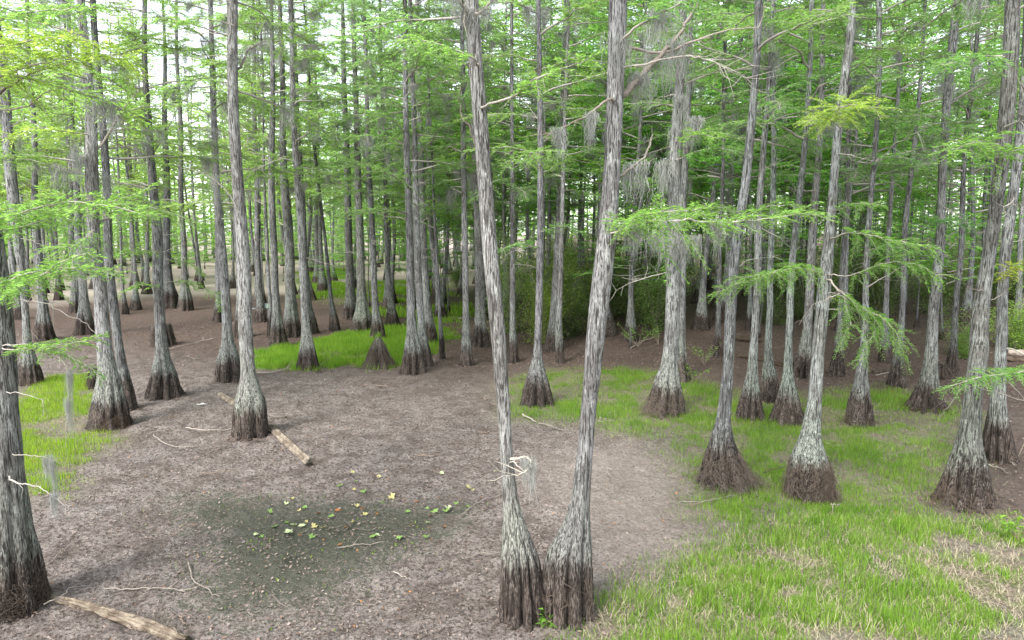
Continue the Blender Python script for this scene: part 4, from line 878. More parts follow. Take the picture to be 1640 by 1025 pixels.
SHORT = {'twinL': 'the left V trunk', 'twinR': 'the right V trunk', 'edgeL': 'the left edge trunk', 'L400': 'the log-straddling cypress', 'L178': 'the broad torn-footed trunk', 'L263': 'the fluted trunk alone in mud', 'L367': 'the whitish bulb-footed cypress', 'C493': 'the pale silvery cypress', 'C467': 'the stout ragged-rooted cypress', 'C418': 'the thin puddle-side cypress', 'C660': 'the bulging brown-footed cypress', 'C690': 'the dark-skirted pale cypress', 'C747': 'the slim ribbed-footed cypress', 'C605': 'the thin cypress behind the stump', 'C578': 'the wide pale-footed cypress', 'C628': 'the centre bell-footed cypress', 'C535': 'the slanting dark cypress', 'R862': 'the cypress framed by the V', 'R885': 'the wide-footed grey cypress', 'R1063': 'the moss-draped cypress', 'R1165': 'the first root-skirted cypress', 'R1297': 'the drum-footed cypress', 'R1545': 'the near black-footed cypress', 'R1380': 'the two-lobed cypress', 'R1483': 'the tent-footed cypress', 'R1437': 'the bell-footed bank cypress', 'R1262': 'the spreading dark-footed cypress', 'R1200': 'the long dark-footed cypress', 'L48': 'the wrinkled-footed cypress at far left', 'L70': 'the conical fluted cypress at left', 'L138': 'the pale tapering cypress at left', 'L272': 'the broad dark-footed far cypress', 'L297': 'the barrel-footed far cypress'}
def screen_x(x, y, z=4.0): return 820 + FPX * x / (y * CP - (z - CAM_Z) * SP)
MARKS = sorted((screen_x(*axis_pt(TREES[k], 4.5)[:2] + TREES[k]['base'][:2]), TREES[k]['Y'], v) for k, v in SHORT.items())
USED = {}
def beside(kind, x, y, tail):
    """a label by the marked tree that the thing shows next to, told apart by how far back it stands"""
    px = screen_x(x, y); m = min((q for q in MARKS if q[1] < y - 1), key=lambda q: abs(q[0] - px))
    side = 'left' if px < m[0] else 'right'
    far = 'close' if y < 38 else 'well' if y < 52 else 'far' if y < 68 else 'very far' if y < 85 else 'farthest'
    gap = 'partly hidden' if abs(px - m[0]) < 9 else 'just ' + side if abs(px - m[0]) < 28 else 'farther ' + side
    where = {'partly hidden': 'partly hidden by ' + m[2]}.get(gap, gap + ' of ' + m[2])
    return f'{kind} {far} behind, {where}'
count = {'l': 0, 'm': 0, 'r': 0}
tries = 0
while sum(count.values()) < 242 and tries < 20000:
    tries += 1
    az = R(prng.uniform(-44, 44)); dist = 24 + (105 - 24) * prng.random() ** 1.15
    x, y = math.sin(az) * dist, math.cos(az) * dist
    px = 820 + FPX * x / (y * CP)
    if px < -70 or px > 1710: continue
    if px < 560:
        z = 'l'
        if dist < 46 or prng.random() < .30: continue
        if dist < 62 and prng.random() < .45: continue
    elif px < 800:
        z = 'm'
        if dist < 38: continue
    else:
        z = 'r'
        if dist < 27 or (dist < 34 and prng.random() < .5): continue
        if dist > 60 and prng.random() < .75: continue
    if count[z] >= {'l': 62, 'm': 62, 'r': 118}[z]: continue
    sp = 1.5 if dist < 60 else 2.2
    if any((x - a) ** 2 + (y - b) ** 2 < sp * sp for a, b in placed): continue
    placed.append((x, y)); count[z] += 1
    if z == 'l': bg_tree(x, y, beside('pale cypress', x, y, ''), 'far cypresses on the left', (1.4, 1.22, .95), (1.15, 1.15, 1.15), zc=prng.uniform(5, 12), moss=1, width=1.0)
    elif z == 'm': bg_tree(x, y, beside('slim grey cypress', x, y, ''), 'far cypresses behind the centre grass', (1.2, 1.2, .95), (1.25, 1.25, 1.27), zc=prng.uniform(4.5, 10), moss=8 if dist < 50 else 4)
    else: bg_tree(x, y, beside('slim bank cypress', x, y, ''), 'far cypresses on the right bank', (1.15, 1.22, .95), (1.25, 1.25, 1.27), zc=prng.uniform(4.5, 10), moss=8 if dist < 50 else 4)

# ------------------------------------------------------------------ young cypresses filling the understorey
ny = 0
for _ in range(4000):
    if ny >= 46: break
    px = prng.uniform(560, 1700); dist = prng.uniform(26, 52)
    if px < 780 and dist < 40: continue
    x = (px - 820) / FPX * dist; y = dist
    if any((x - a) ** 2 + (y - b) ** 2 < 1.3 ** 2 for a, b in placed): continue
    placed.append((x, y)); ny += 1
    s_ = prng.uniform(.28, .5)
    root = thing('young_cypress', beside('feathery young cypress', x, y, ''), 'tree', (x, y, float(ground_z(x, y))), prng.uniform(0, 6.28), 'young cypresses in the understorey')
    c = prng.randrange(len(CR_FOL)); lf = prng.uniform(.9, 1.3); zc = prng.uniform(1.2, 3.2)
    link('trunk', BT[prng.randrange(7)][0], root, scale=(s_ * .7, s_ * .7, s_), color=(.9, .9, .9))
    k = (22 * s_ - zc) / 13 * 1.05; az = prng.uniform(0, 6.28)
    link('limbs', CR_WOOD[c], root, (0, 0, zc), (0, 0, az), (.62, .62, k)); link('crown', CR_FOL[c], root, (0, 0, zc), (0, 0, az), (.62, .62, k), (1.15 * lf, 1.3 * lf, .95 * lf))

nl = 0
for _ in range(3000):
    if nl >= 44: break
    px = prng.uniform(-60, 600); dist = prng.uniform(62, 108)
    x = (px - 820) / FPX * dist; y = dist
    if any((x - a) ** 2 + (y - b) ** 2 < 1.6 ** 2 for a, b in placed): continue
    placed.append((x, y)); nl += 1
    s_ = prng.uniform(.28, .5); c = prng.randrange(len(CR_FOL)); lf = prng.uniform(1.0, 1.4); zc = prng.uniform(.8, 2.2)
    root = thing('young_cypress', beside('pale young cypress', x, y, ''), 'tree', (x, y, float(ground_z(x, y))), prng.uniform(0, 6.28), 'young cypresses far on the left')
    link('trunk', BT[prng.randrange(7)][0], root, scale=(s_ * .7, s_ * .7, s_), color=(1.1, 1.1, 1.1))
    k = (22 * s_ - zc) / 13 * 1.05; az = prng.uniform(0, 6.28)
    link('limbs', CR_WOOD[c], root, (0, 0, zc), (0, 0, az), (.8, .8, k)); link('crown', CR_FOL[c], root, (0, 0, zc), (0, 0, az), (.8, .8, k), (1.35 * lf, 1.3 * lf, 1.1 * lf))  # crown tint paler than real leaves, a painted haze on the far left

# ------------------------------------------------------------------ understorey shrubs on the bank
SH = []
for k in range(5):
    rng = np.random.RandomState(500 + k); f, w = Geo(), Geo()
    P, D = [], []
    nst = 9
    for j in range(nst):
        a = rng.uniform(0, 6.28); lean = rng.uniform(.1, .75); hh = rng.uniform(1.3, 3.2)
        t = np.linspace(0, 1, 7)
        pts = np.stack([math.cos(a) * lean * hh * t ** 1.3, math.sin(a) * lean * hh * t ** 1.3, hh * t - .25 * hh * lean * t ** 2], 1) + np.cumsum(rng.normal(0, .04, (7, 3)), 0) * t[:, None]
        tube(w, pts, np.linspace(.028, .008, 7), 4, False)
        for c in range(15):
            tt = rng.uniform(.12, 1); q = np.array([np.interp(tt, t, pts[:, i]) for i in range(3)]) + rng.normal(0, .28, 3)
            n = rng.randint(26, 52); pp = q + rng.normal(0, 1, (n, 3)) * np.array((.24, .24, .15)) * rng.uniform(.7, 1.3)
            pp[:, 2] = np.maximum(pp[:, 2], .05)
            dd = rng.normal(0, 1, (n, 3)); dd[:, 2] *= .5; dd /= np.linalg.norm(dd, axis=1)[:, None]
            P.append(pp); D.append(dd)
    P, D = np.concatenate(P), np.concatenate(D)
    leaves(f, P, D, rng.uniform(.07, .13, len(P)), rng.uniform(.03, .055, len(P)), rng)
    SH.append((w.mesh('stems', TWIG), f.mesh('foliage', SHRUBL, False)))
def shrub(x, y, label, group, s, leaf, k, sz=1.0):
    root = thing('shrub', label, 'shrub', (x, y, float(ground_z(x, y)) - .03), prng.uniform(0, 6.28), group)
    root.scale = (s, s, s * sz)
    link('stems', SH[k][0], root, color=(.7, .65, .6)); link('foliage', SH[k][1], root, color=leaf)
    return root
nsh = 0
for _ in range(4000):
    if nsh >= 74: break
    px = prng.uniform(700, 1720); dist = prng.uniform(29, 48) if prng.random() < .75 else prng.uniform(48, 70)
    if px < 800 and dist < 40: continue
    if px > 1450 and dist < 33: continue
    x = (px - 820) / FPX * dist; y = dist
    if any((x - a) ** 2 + (y - b) ** 2 < (1.7 if i > len(hand_xy) else .9) ** 2 for i, (a, b) in enumerate(placed)): continue
    placed.append((x, y)); nsh += 1
    br = prng.uniform(.8, 1.6)
    yel = prng.random() < .3
    shrub(x, y, beside('olive thicket shrub' if not yel else 'yellow-green thicket shrub', x, y, ''), 'thicket shrubs on the right bank' if not yel else 'yellow-green thicket shrubs', prng.uniform(.8, 1.45), (br * (1.6 if yel else 1), br * (1.5 if yel else 1), br), prng.randrange(5), prng.uniform(.8, 1.35))
# shrubs one can point at
p = at(990, 520); r_ = shrub(p[0], p[1] + 2.0, 'large dark overhanging bush just right of the right V trunk', None, 1.35, (.8, .78, .8), 1)
p = at(940, 505); shrub(p[0], p[1] + 2.0, 'dark bush half hidden behind the right V trunk', None, 1.2, (.7, .72, .8), 3)
p = at(1625, 560); shrub(p[0], p[1], 'light green shrub at the right edge beside the pale fallen log', None, .9, (1.8, 1.9, 1.2), 2)
p = at(1535, 570); shrub(p[0], p[1], 'small glossy bush between the tent-footed and dark right-hand trunks', None, .55, (1.4, 1.6, 1.0), 0)
FRESH = leaf_material('fresh_shrub_leaves', (.10, .22, .03), (.15, .28, .04), (.25, .48, .04), .45)
def seedling(label, px, py, h, seed, n=7, leaf=(1, 1, 1), stemc=(.8, .7, .6)):
    rng = np.random.RandomState(seed); g = at(px, py); root = thing('seedling', label, 'plant', g); f, w = Geo(), Geo()
    for j in range(n):
        a = rng.uniform(0, 6.28); t = np.linspace(0, 1, 6); ln = rng.uniform(.4, .9) * h
        pts = np.stack([math.cos(a) * ln * t, math.sin(a) * ln * t, h * rng.uniform(.5, 1) * t ** .8], 1)
        tube(w, pts, np.linspace(.008, .003, 6), 4, False)
        m = 16; tt = rng.uniform(.35, 1, m); q = np.stack([np.interp(tt, t, pts[:, i]) for i in range(3)], 1) + rng.normal(0, .03, (m, 3))
        d = rng.normal(0, 1, (m, 3)); d[:, 2] = d[:, 2] * .3 + .1; d /= np.linalg.norm(d, axis=1)[:, None]
        leaves(f, q, d, rng.uniform(.07, .14, m), rng.uniform(.03, .05, m), rng)
    link('stems', w.mesh('stems', TWIG), root, color=stemc); link('foliage', f.mesh('foliage', FRESH, False), root, color=leaf)
seedling('bright green leafy seedling on brown ground left of the moss-draped cypress', 1022, 556, 1.0, 1, 9)
seedling('small bright seedling beside the left flank of the moss-draped cypress', 1055, 552, .8, 2, 6)
seedling('sparse green seedling right of the moss-draped bell-footed cypress', 1112, 610, .7, 3, 6)
seedling('pair of sparse seedling shoots between moss-draped and first root-skirted trees', 1128, 585, .8, 4, 7)
seedling('light green seedling poking in at the right edge above the near grass', 1632, 868, .55, 5, 8, (1.2, 1.1, 1))
seedling('yellow-tinged twiggy seedling beside the pale ribbed trunk at right edge', 1628, 738, 1.5, 6, 6, (1.5, 1.1, .7))
seedling('tiny green seedling at the foot between the V-shaped trunks', 868, 1001, .22, 7, 5)

# ------------------------------------------------------------------ far forest as one mass
rng = np.random.RandomState(610); f, w = Geo(), Geo()
for _ in range(330):
    a = R(rng.uniform(-52, 52)); d = rng.uniform(110, 175); x, y = math.sin(a) * d, math.cos(a) * d; H = rng.uniform(17, 25); z0 = float(ground_z(x, y))
    tube(w, [(x, y, z0 - .3), (x, y, z0 + 1.2), (x + rng.normal(0, .3), y, z0 + H * .5), (x + rng.normal(0, .5), y, z0 + H)], [.55, .27, .2, .04], 5, False)
    n = 230; zc = rng.uniform(.6, 5)
    u = rng.rand(n); zz = z0 + zc + (H + .5 - zc) * u; rr = (3.0 * (1 - u) ** .7 + .4) * np.sqrt(rng.rand(n)); b = rng.uniform(0, 6.28, n)
    P = np.stack([x + rr * np.cos(b), y + rr * np.sin(b), zz], 1); D = np.stack([np.cos(b + rng.normal(0, .6, n)), np.sin(b + rng.normal(0, .6, n)), rng.normal(0, .25, n)], 1); D /= np.linalg.norm(D, axis=1)[:, None]
    leaves(f, P, D, rng.uniform(.7, 1.5, n), rng.uniform(.35, .6, n), rng)
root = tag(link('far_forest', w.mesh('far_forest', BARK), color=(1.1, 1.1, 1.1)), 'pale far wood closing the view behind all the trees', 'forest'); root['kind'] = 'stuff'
o = link('foliage', f.mesh('foliage', NEEDLE, False), root, color=(1.6, 1.5, 1.25)); o['kind'] = 'stuff'  # leaf tint lightened: distance haze painted into the colour

# ------------------------------------------------------------------ logs and sticks
def ground_path(pts, n, lift):
    Q = np.array([at(x, y) for x, y in pts]); A = smooth_path(Q, n); A[:, 2] = ground_z(A[:, 0], A[:, 1]) + lift; return A
def log(label, pts, r0, r1, seed, mat=LOGM, color=(1, 1, 1), rough=.12, broken=True):
    rng = np.random.RandomState(seed); n = 70
    A = ground_path(pts, n, 0); rad = np.linspace(r0, r1, n); A[:, 2] += rad * .42
    T = np.gradient(A, axis=0); T /= np.linalg.norm(T, axis=1)[:, None]
    S = np.cross(T, (0, 0, 1.0)); S /= np.linalg.norm(S, axis=1)[:, None]; U = np.cross(S, T)
    k = 36; th = np.arange(k) * 2 * np.pi / k; TH, II = np.meshgrid(th, np.arange(n))
    nz = fbm(np.cos(TH) * 2 + 7, II * .35 + np.sin(TH) * 2, seed, 3) - .5; st_ = fbm(TH * 4, II * .12, seed + 3, 2) - .5
    gr = np.abs(fbm(np.cos(TH) * 7 + 31, np.sin(TH) * 7 + II * .03, seed + 5, 2) - .5); rr = rad[:, None] * (1 + rough * 1.3 * nz + rough * 1.2 * st_ - rough * 2.2 * np.clip(.14 - gr, 0, 1) * 4)
    rr = rr * (1 - .35 * sstep(.56, .66, fbm(np.cos(TH) * 1.2 + 3, II * .07 + np.sin(TH) * 1.2, seed + 21, 2)))
    if broken: rr = rr * (1 - sstep(n * .86, n, II) * sstep(.45, .6, vnoise(TH * 2, II * .1, seed + 9)) * .6)
    V = A[:, None] + rr[..., None] * (S[:, None] * np.cos(TH)[..., None] + U[:, None] * np.sin(TH)[..., None])
    if broken: V[-3:] += T[-3:, None] * (rng.rand(3, k)[..., None] - .3) * r1 * 1.6
    i = np.arange(n - 1)[:, None] * k; j = np.arange(k)[None]; j2 = (j + 1) % k
    F = np.stack([i + j, i + j2, i + k + j2, i + k + j], -1).reshape(-1, 4)
    V = V.reshape(-1, 3); c0 = A[0][None]; c1 = A[-1][None] - T[-1] * r1 * .5
    V = np.vstack([V, c0, c1]); a = np.arange(k)
    C = np.vstack([np.stack([a, (a + 1) % k, np.full(k, n * k)], 1), np.stack([(n - 1) * k + a, (n - 1) * k + (a + 1) % k, np.full(k, n * k + 1)], 1)])
    o0 = A[0].copy(); me = mk_mesh('fallen_log', V - o0, [F, C], mat)
    ln = np.linalg.norm(A - A[0], axis=1)
    set_attr(me, 'along', np.concatenate([np.repeat(ln, k), [0, ln[-1]]]) + seed); set_attr(me, 'ca', np.concatenate([np.tile(np.cos(th), n), [0, 0]])); set_attr(me, 'sa', np.concatenate([np.tile(np.sin(th), n), [0, 0]]))
    return tag(link('fallen_log', me, None, o0, color=color), label, 'log')
log('pale broken log lying from the left edge trunk to the bottom of the picture', [(72, 957), (150, 978), (215, 1000), (292, 1030)], .055, .095, 1, color=(.82, .78, .70), rough=.26)
log('weathered log running slantwise behind the log-straddling cypress in the mud', [(352, 634), (400, 664), (445, 698), (494, 742)], .09, .10, 2, color=(.78, .76, .70), rough=.26)
log('thin pale fallen log on the bank behind the slim ribbed-footed cypress', [(688, 513), (715, 512), (745, 511)], .09, .08, 3, color=(1.1, 1.1, 1.05))
log('dark fallen log lying behind the thin pale one at centre', [(694, 504), (720, 498), (742, 494)], .10, .08, 4, color=(.25, .2, .17))
log('black fallen log on the bank left of the stout pale-based cypress', [(1180, 572), (1220, 578), (1258, 588)], .10, .08, 5, color=(.25, .21, .18))
log('dark log deep in the shade under the thicket at right', [(1170, 545), (1200, 546), (1226, 549)], .13, .10, 6, color=(.2, .17, .15))
log('black pole lying on the brown bank left of the small bell-footed cypress', [(1398, 598), (1420, 595), (1440, 596)], .07, .05, 7, color=(.3, .27, .25))
log('pale grey log on the bank at the far right edge', [(1612, 567), (1640, 569), (1680, 573)], .15, .14, 8, color=(1.05, 1.0, 1.0))
log('dark log beneath the pale grey one at the far right edge', [(1600, 576), (1640, 580), (1680, 584)], .12, .10, 9, color=(.35, .3, .27))

def stick(label, pts, r, seed, color=(1.5, 1.45, 1.35), twigs=1, lift=.02):
    rng = np.random.RandomState(seed + 700); n = 4 * len(pts) + 3; A = ground_path(pts, n, lift + r)
    A[:, 2] += .02 * np.abs(np.sin(np.linspace(0, 5, n) + seed)) ; o0 = A[0].copy(); A = A - o0; w = Geo()
    A[1:-1] += rng.normal(0, .008, (n - 2, 3))
    tube(w, A, np.linspace(r, r * .45, n), 6)
    for _ in range(twigs):
        i = rng.randint(n // 3, n - 1); d = A[i + 1] - A[i]; d = d / np.linalg.norm(d) + np.array((rng.normal(0, .7), rng.normal(0, .7), abs(rng.normal(0, .25)))); q = A[i] + d / np.linalg.norm(d) * rng.uniform(.1, .35)
        tube(w, [A[i], (A[i] + q) / 2 + rng.normal(0, .012, 3), q], [r * .6, r * .45, r * .2], 4, False)
    return tag(link('stick', w.mesh('stick', TWIG), None, o0, color=color), label, 'stick')
WH, GY, BR, DK = (1.05, 1.0, .93), (.75, .71, .67), (.65, .55, .47), (.3, .27, .24)
stick('long pale straight stick on mud above the bottom-left log', [(168, 949), (230, 946), (297, 951)], .013, 1, GY, 2)
stick('crooked stick bent at an elbow on the dark green mud, lower left', [(302, 905), (310, 932), (330, 948), (352, 960)], .010, 2, GY, 2)
stick('thin forked twig right of the left edge trunk', [(84, 902), (105, 882), (131, 864)], .010, 3, GY, 1)
stick('thin grey twig lying across the bottom-left log', [(72, 982), (100, 968), (120, 950)], .010, 4, GY, 1, .10)
stick('pale forked stick on mud left of the log-straddling cypress', [(298, 688), (335, 692), (376, 689)], .016, 5, WH, 2)
stick('forked grey stick on mud right of the left grass patch', [(246, 699), (270, 716), (310, 720)], .017, 6, GY, 3)
stick('short slanting stick below the log-straddling cypress, left of its foot', [(330, 731), (348, 722), (366, 713)], .014, 7, GY, 1)
stick('straight grey stick lying below the slanting short one', [(318, 762), (350, 759), (378, 757)], .012, 8, BR, 0)
stick('short stick lying among the fallen leaves at lower centre', [(541, 881), (575, 876), (615, 873)], .011, 9, GY, 1)
stick('small white twig on the mud right of the dark green patch', [(630, 920), (645, 927), (661, 933)], .008, 10, WH, 1)
stick('curved twig meeting the left V trunk above its foot', [(736, 831), (765, 808), (800, 796)], .010, 11, GY, 1)
stick('thin twig on mud left of the V foot', [(748, 897), (775, 889), (800, 888)], .009, 12, GY, 1)
stick('short brown stick on mud between the broken log and the left V trunk', [(664, 732), (690, 733), (708, 731)], .014, 13, BR, 0)
stick('thin curved twig above the short brown stick on central mud', [(678, 725), (694, 716), (708, 706)], .011, 14, BR, 1)
stick('long pale curved branch at left end of the centre grass strip', [(410, 600), (445, 597), (478, 584)], .026, 15, WH, 2)
stick('long pale branch on brown mud right of the alone-standing fluted trunk', [(268, 562), (300, 554), (345, 543)], .024, 16, WH, 3)
stick('tangled grey twigs on mud behind the alone-standing fluted trunk', [(275, 580), (295, 572), (312, 577)], .015, 17, GY, 5)
stick('white broken stick on grass right of the left V trunk', [(837, 667), (848, 673), (859, 679)], .026, 18, WH, 0)
stick('thin pale branch on grass trailing right of the white broken stick', [(862, 680), (885, 686), (905, 694)], .014, 19, GY, 2)
stick('long twig on grass just below the first root-skirted cypress', [(1088, 808), (1130, 806), (1178, 797)], .011, 20, GY, 5)
stick('second twig crossing below the first root-skirted cypress', [(1106, 813), (1140, 803), (1168, 790)], .009, 21, BR, 4)
stick('dark green thin branch between the two root-skirted cypresses', [(1222, 764), (1245, 758), (1268, 755)], .014, 22, DK, 4, .08)
stick('dark stick leaning right of the near black-footed cypress', [(1583, 790), (1605, 800), (1630, 813)], .018, 23, DK, 1)
stick('pale stick on brown litter right of the near black-footed cypress', [(1583, 747), (1600, 752), (1615, 762)], .014, 24, WH, 3)
stick('short pale stick below the pale ribbed trunk at right', [(1608, 735), (1616, 740), (1624, 749)], .022, 25, WH, 0)
stick('thin twig curving on the grass between drum-footed and two-lobed cypresses', [(1322, 712), (1335, 716), (1352, 717)], .012, 26, WH, 1)
stick('thin brown twig left of the left V trunk on reddish mud', [(765, 693), (785, 695), (800, 696)], .010, 27, BR, 1)
stick('brown dead twig lying on mid-centre mud below the shaggy stump', [(600, 618), (618, 621), (632, 619)], .014, 28, BR, 2)
stick('grey forked twig on mud left of the slanting log, near its top end', [(425, 665), (445, 670), (462, 668)], .014, 29, GY, 3)
stick('dark upright twig poking from mud near the log-straddling trunk', [(476, 655), (478, 648), (476, 640)], .014, 30, DK, 2)
stick('brown dead branch on right bank litter beside the small bell-footed cypress', [(1402, 603), (1425, 600), (1448, 604)], .022, 31, GY, 2)
stick('grey stick on the litter between two-lobed and tent-footed cypresses', [(1400, 705), (1412, 712), (1425, 716)], .011, 32, GY, 1)
stick('long dead branch on the bank right of the bright leafy seedling', [(1010, 560), (1030, 548), (1042, 545)], .030, 33, GY, 3)
stick('short grey stick on the dark green mud near the bottom', [(288, 990), (293, 998), (299, 1006)], .012, 34, BR, 0)
t = stick('white T-shaped twig standing in near grass below the drum-footed cypress', [(1330, 823), (1338, 823), (1346, 822)], .007, 35, WH, 0, .15)
g = Geo(); tube(g, [(.03, 0, 0), (.035, 0, -.10), (.04, .01, -.2)], [.007, .006, .005], 6); link('stem', g.mesh('stem', TWIG), t, color=WH)
# a scatter of bare twigs nobody would single out
rng = np.random.RandomState(820); g = Geo()
for _ in range(1500):
    d = 7 + 30 * rng.rand() ** 1.4; a = R(rng.uniform(-42, 42)); x, y = math.sin(a) * d, math.cos(a) * d; ln = rng.uniform(.08, .45); b = rng.uniform(0, 6.28)
    t = np.linspace(-.5, .5, 4)[:, None]; P = np.array((x, y, 0)) + t * ln * np.array((math.cos(b), math.sin(b), 0)) + rng.normal(0, .02, (4, 3)) * ln * 3
    P[:, 2] = ground_z(P[:, 0], P[:, 1]) + rng.uniform(.005, .03, 4); tube(g, P, rng.uniform(.002, .007), 3, False)
o = tag(link('twig_litter', g.mesh('twig_litter', TWIG), color=(.62, .56, .52)), 'fine bare twigs scattered over the whole pond bed', 'twigs'); o['kind'] = 'stuff'

# ------------------------------------------------------------------ fallen leaves on the dark mud
def leaf_mesh(seed):
    rng = np.random.RandomState(seed); k = 15; th = np.linspace(-2.6, 2.6, k)
    r = .075 * (.62 + .38 * np.abs(np.cos(th * 2.4))) * rng.uniform(.8, 1.15, k)
    x, y = r * np.cos(th), r * np.sin(th); z = .035 * rng.uniform(.2, 1) * (np.abs(y) / .07) ** 1.5 + rng.normal(0, .006, k) + .012
    V = np.vstack([[[-.01, 0, .006]], np.stack([x, y, z], 1)]); F = np.stack([np.zeros(k - 1, int), np.arange(1, k), np.arange(2, k + 1)], 1)
    return mk_mesh('fallen_leaf', V, [F], LEAFM, False)
def leafm():
    b = NB('fallen_leaf'); v = b.coords('Object'); n = b.noise(v, 40, 3)
    return b.surface(b.mix(b.math('MULTIPLY', b.ramp(n, .55, .8), .5), b.objcol(), (.14, .09, .03)), .55, None, b.objcol(), .25, .3)
LEAFM = leafm()
LMS = [leaf_mesh(k) for k in range(6)]
GREENL, PALEG, YELL, ORNG = (.17, .27, .07), (.44, .50, .27), (.42, .38, .16), (.30, .13, .05)
spots = [(466, 800, PALEG, 1.2), (458, 808, PALEG, 1.0), (432, 822, GREENL, 1.3), (479, 820, YELL, .9), (488, 815, GREENL, 1), (469, 800, YELL, .8), (440, 846, GREENL, 1.3), (460, 840, GREENL, 1.2), (470, 844, PALEG, 1.5), (484, 845, PALEG, 1.4), (462, 856, PALEG, 1.7), (418, 862, GREENL, 1.1), (410, 858, PALEG, .9), (500, 862, GREENL, 1.4), (504, 845, YELL, 1.3), (519, 847, YELL, 1.3), (530, 830, GREENL, 1.2), (490, 838, YELL, .9), (545, 780, GREENL, 1.3), (571, 774, GREENL, 1.1), (583, 789, GREENL, 1.4), (568, 786, YELL, .9), (607, 766, YELL, 1.1), (627, 797, YELL, 1.6), (612, 808, GREENL, 1.2), (571, 812, YELL, 1.0), (585, 826, YELL, 1.1), (707, 760, PALEG, 1.3), (750, 783, YELL, 1.2), (757, 787, YELL, 1.0), (652, 822, GREENL, 1.2), (684, 817, GREENL, .9), (697, 822, GREENL, 1.5), (714, 820, GREENL, 1.4), (718, 815, PALEG, 1.2), (731, 808, GREENL, 1.0), (748, 813, GREENL, 1.1), (686, 840, PALEG, 1.3), (683, 862, GREENL, 1.3), (598, 862, GREENL, 1.4), (604, 860, PALEG, 1.1), (640, 864, GREENL, 1.3), (565, 758, YELL, .9), (795, 757, PALEG, 1.3),
         (620, 769, ORNG, .8), (667, 806, ORNG, 1), (580, 818, ORNG, 1.1), (540, 820, ORNG, 1.1), (555, 846, ORNG, .9), (566, 838, YELL, .9), (605, 826, ORNG, 1.0), (545, 875, ORNG, .9), (660, 842, ORNG, .8), (712, 846, ORNG, .8), (690, 828, ORNG, .9), (510, 824, ORNG, .9), (770, 799, ORNG, .9), (702, 800, ORNG, .8), (480, 860, ORNG, .8)]
LBL = {GREENL: ('green fallen leaf on wet mud', 'green fallen leaves'), PALEG: ('pale whitish-green fallen leaf on wet mud', 'pale fallen leaves'), YELL: ('yellow fallen leaf on wet mud', 'yellow fallen leaves'), ORNG: ('orange-brown fallen leaf on wet mud', 'orange fallen leaves')}
for i, (x, y, c, s) in enumerate(spots):
    p = at(x, y); rr = random.Random(i)
    o = link('fallen_leaf', LMS[i % 6], None, (p[0], p[1], p[2] + .025), (rr.uniform(-.4, .4), rr.uniform(-.4, .4), rr.uniform(0, 6.28)), s * .68, c)
    zone = 'in the left cluster' if x < 540 and y > 795 else 'in the top row' if y < 800 and x < 660 else 'in the right cluster' if x > 645 else 'between the two clusters'
    size = 'large ' if s >= 1.4 else 'small ' if s <= .95 else ''
    tag(o, size + LBL[c][0] + ' ' + zone, 'leaf', LBL[c][1])
p = at(322, 650)
tag(link('bark_flake', LMS[2], None, (p[0], p[1], p[2] + .03), (0, 0, .4), (2.2, 1.2, 1.0), (.75, .72, .66)), 'small white bark flake on mud left of the slanting log', 'bark flake')

# ------------------------------------------------------------------ puddle far behind
pw = world_poly([(400, 490), (410, 486), (424, 486), (432, 489), (429, 495), (418, 498), (405, 497)])
b = NB('still_water'); WATER = b.surface((.34, .39, .42), .08, None, spec=.9)
Z = float(ground_z(*pw.mean(0))) + .06
V = np.vstack([[[*pw.mean(0), Z]], np.c_[pw, np.full(len(pw), Z)]]); k = len(pw)
o = link('puddle', mk_mesh('puddle', V, [np.stack([np.zeros(k, int), 1 + np.arange(k), 1 + (np.arange(k) + 1) % k], 1)], WATER, False)); o['kind'] = 'structure'

# ------------------------------------------------------------------ grass, straw and leaf litter
def scatter(poly_px, per_m2, seed, thr=0.0):
    P = world_poly(poly_px); lo, hi = P.min(0), P.max(0); n = int(per_m2 * np.prod(hi - lo)); rng = np.random.RandomState(seed)
    x = rng.uniform(lo[0], hi[0], n); y = rng.uniform(lo[1], hi[1], n)
    return x, y, rng
def blades(g, x, y, h, w, rng, seg=2, lean=.25):
    n = len(x); z = ground_z(x, y) - .01; a = rng.uniform(0, np.pi, n); b = rng.uniform(0, 6.28, n)
    base = np.stack([x, y, z], 1); s = np.stack([np.cos(a), np.sin(a), 0 * a], 1) * (w * .5)[:, None]
    ld = np.stack([np.cos(b), np.sin(b), 0 * b], 1) * (h * np.abs(rng.normal(0, lean, n)))[:, None]
    tip = base + ld + np.array((0, 0, 1.0)) * h[:, None]
    if seg == 2:
        mid = base + ld * .3 + np.array((0, 0, .55)) * h[:, None]
        V = np.stack([base - s, base + s, mid + s * .8, mid - s * .8, tip], 1).reshape(-1, 3); i = np.arange(n)[:, None] * 5
        g.V.append(V); g.F[4].append(i + np.array([[0, 1, 2, 3]]) + g.n); g.F[3].append(i + np.array([[3, 2, 4]]) + g.n); g.n += len(V)
    else:
        V = np.stack([base - s, base + s, tip], 1).reshape(-1, 3); g.add(V, np.arange(n)[:, None] * 3 + np.array([[0, 1, 2]]))
def in_frame(x, y, m=140):
    u = 820 + FPX * x / (y * CP + CAM_Z * SP); return (u > -m) & (u < 1640 + m)
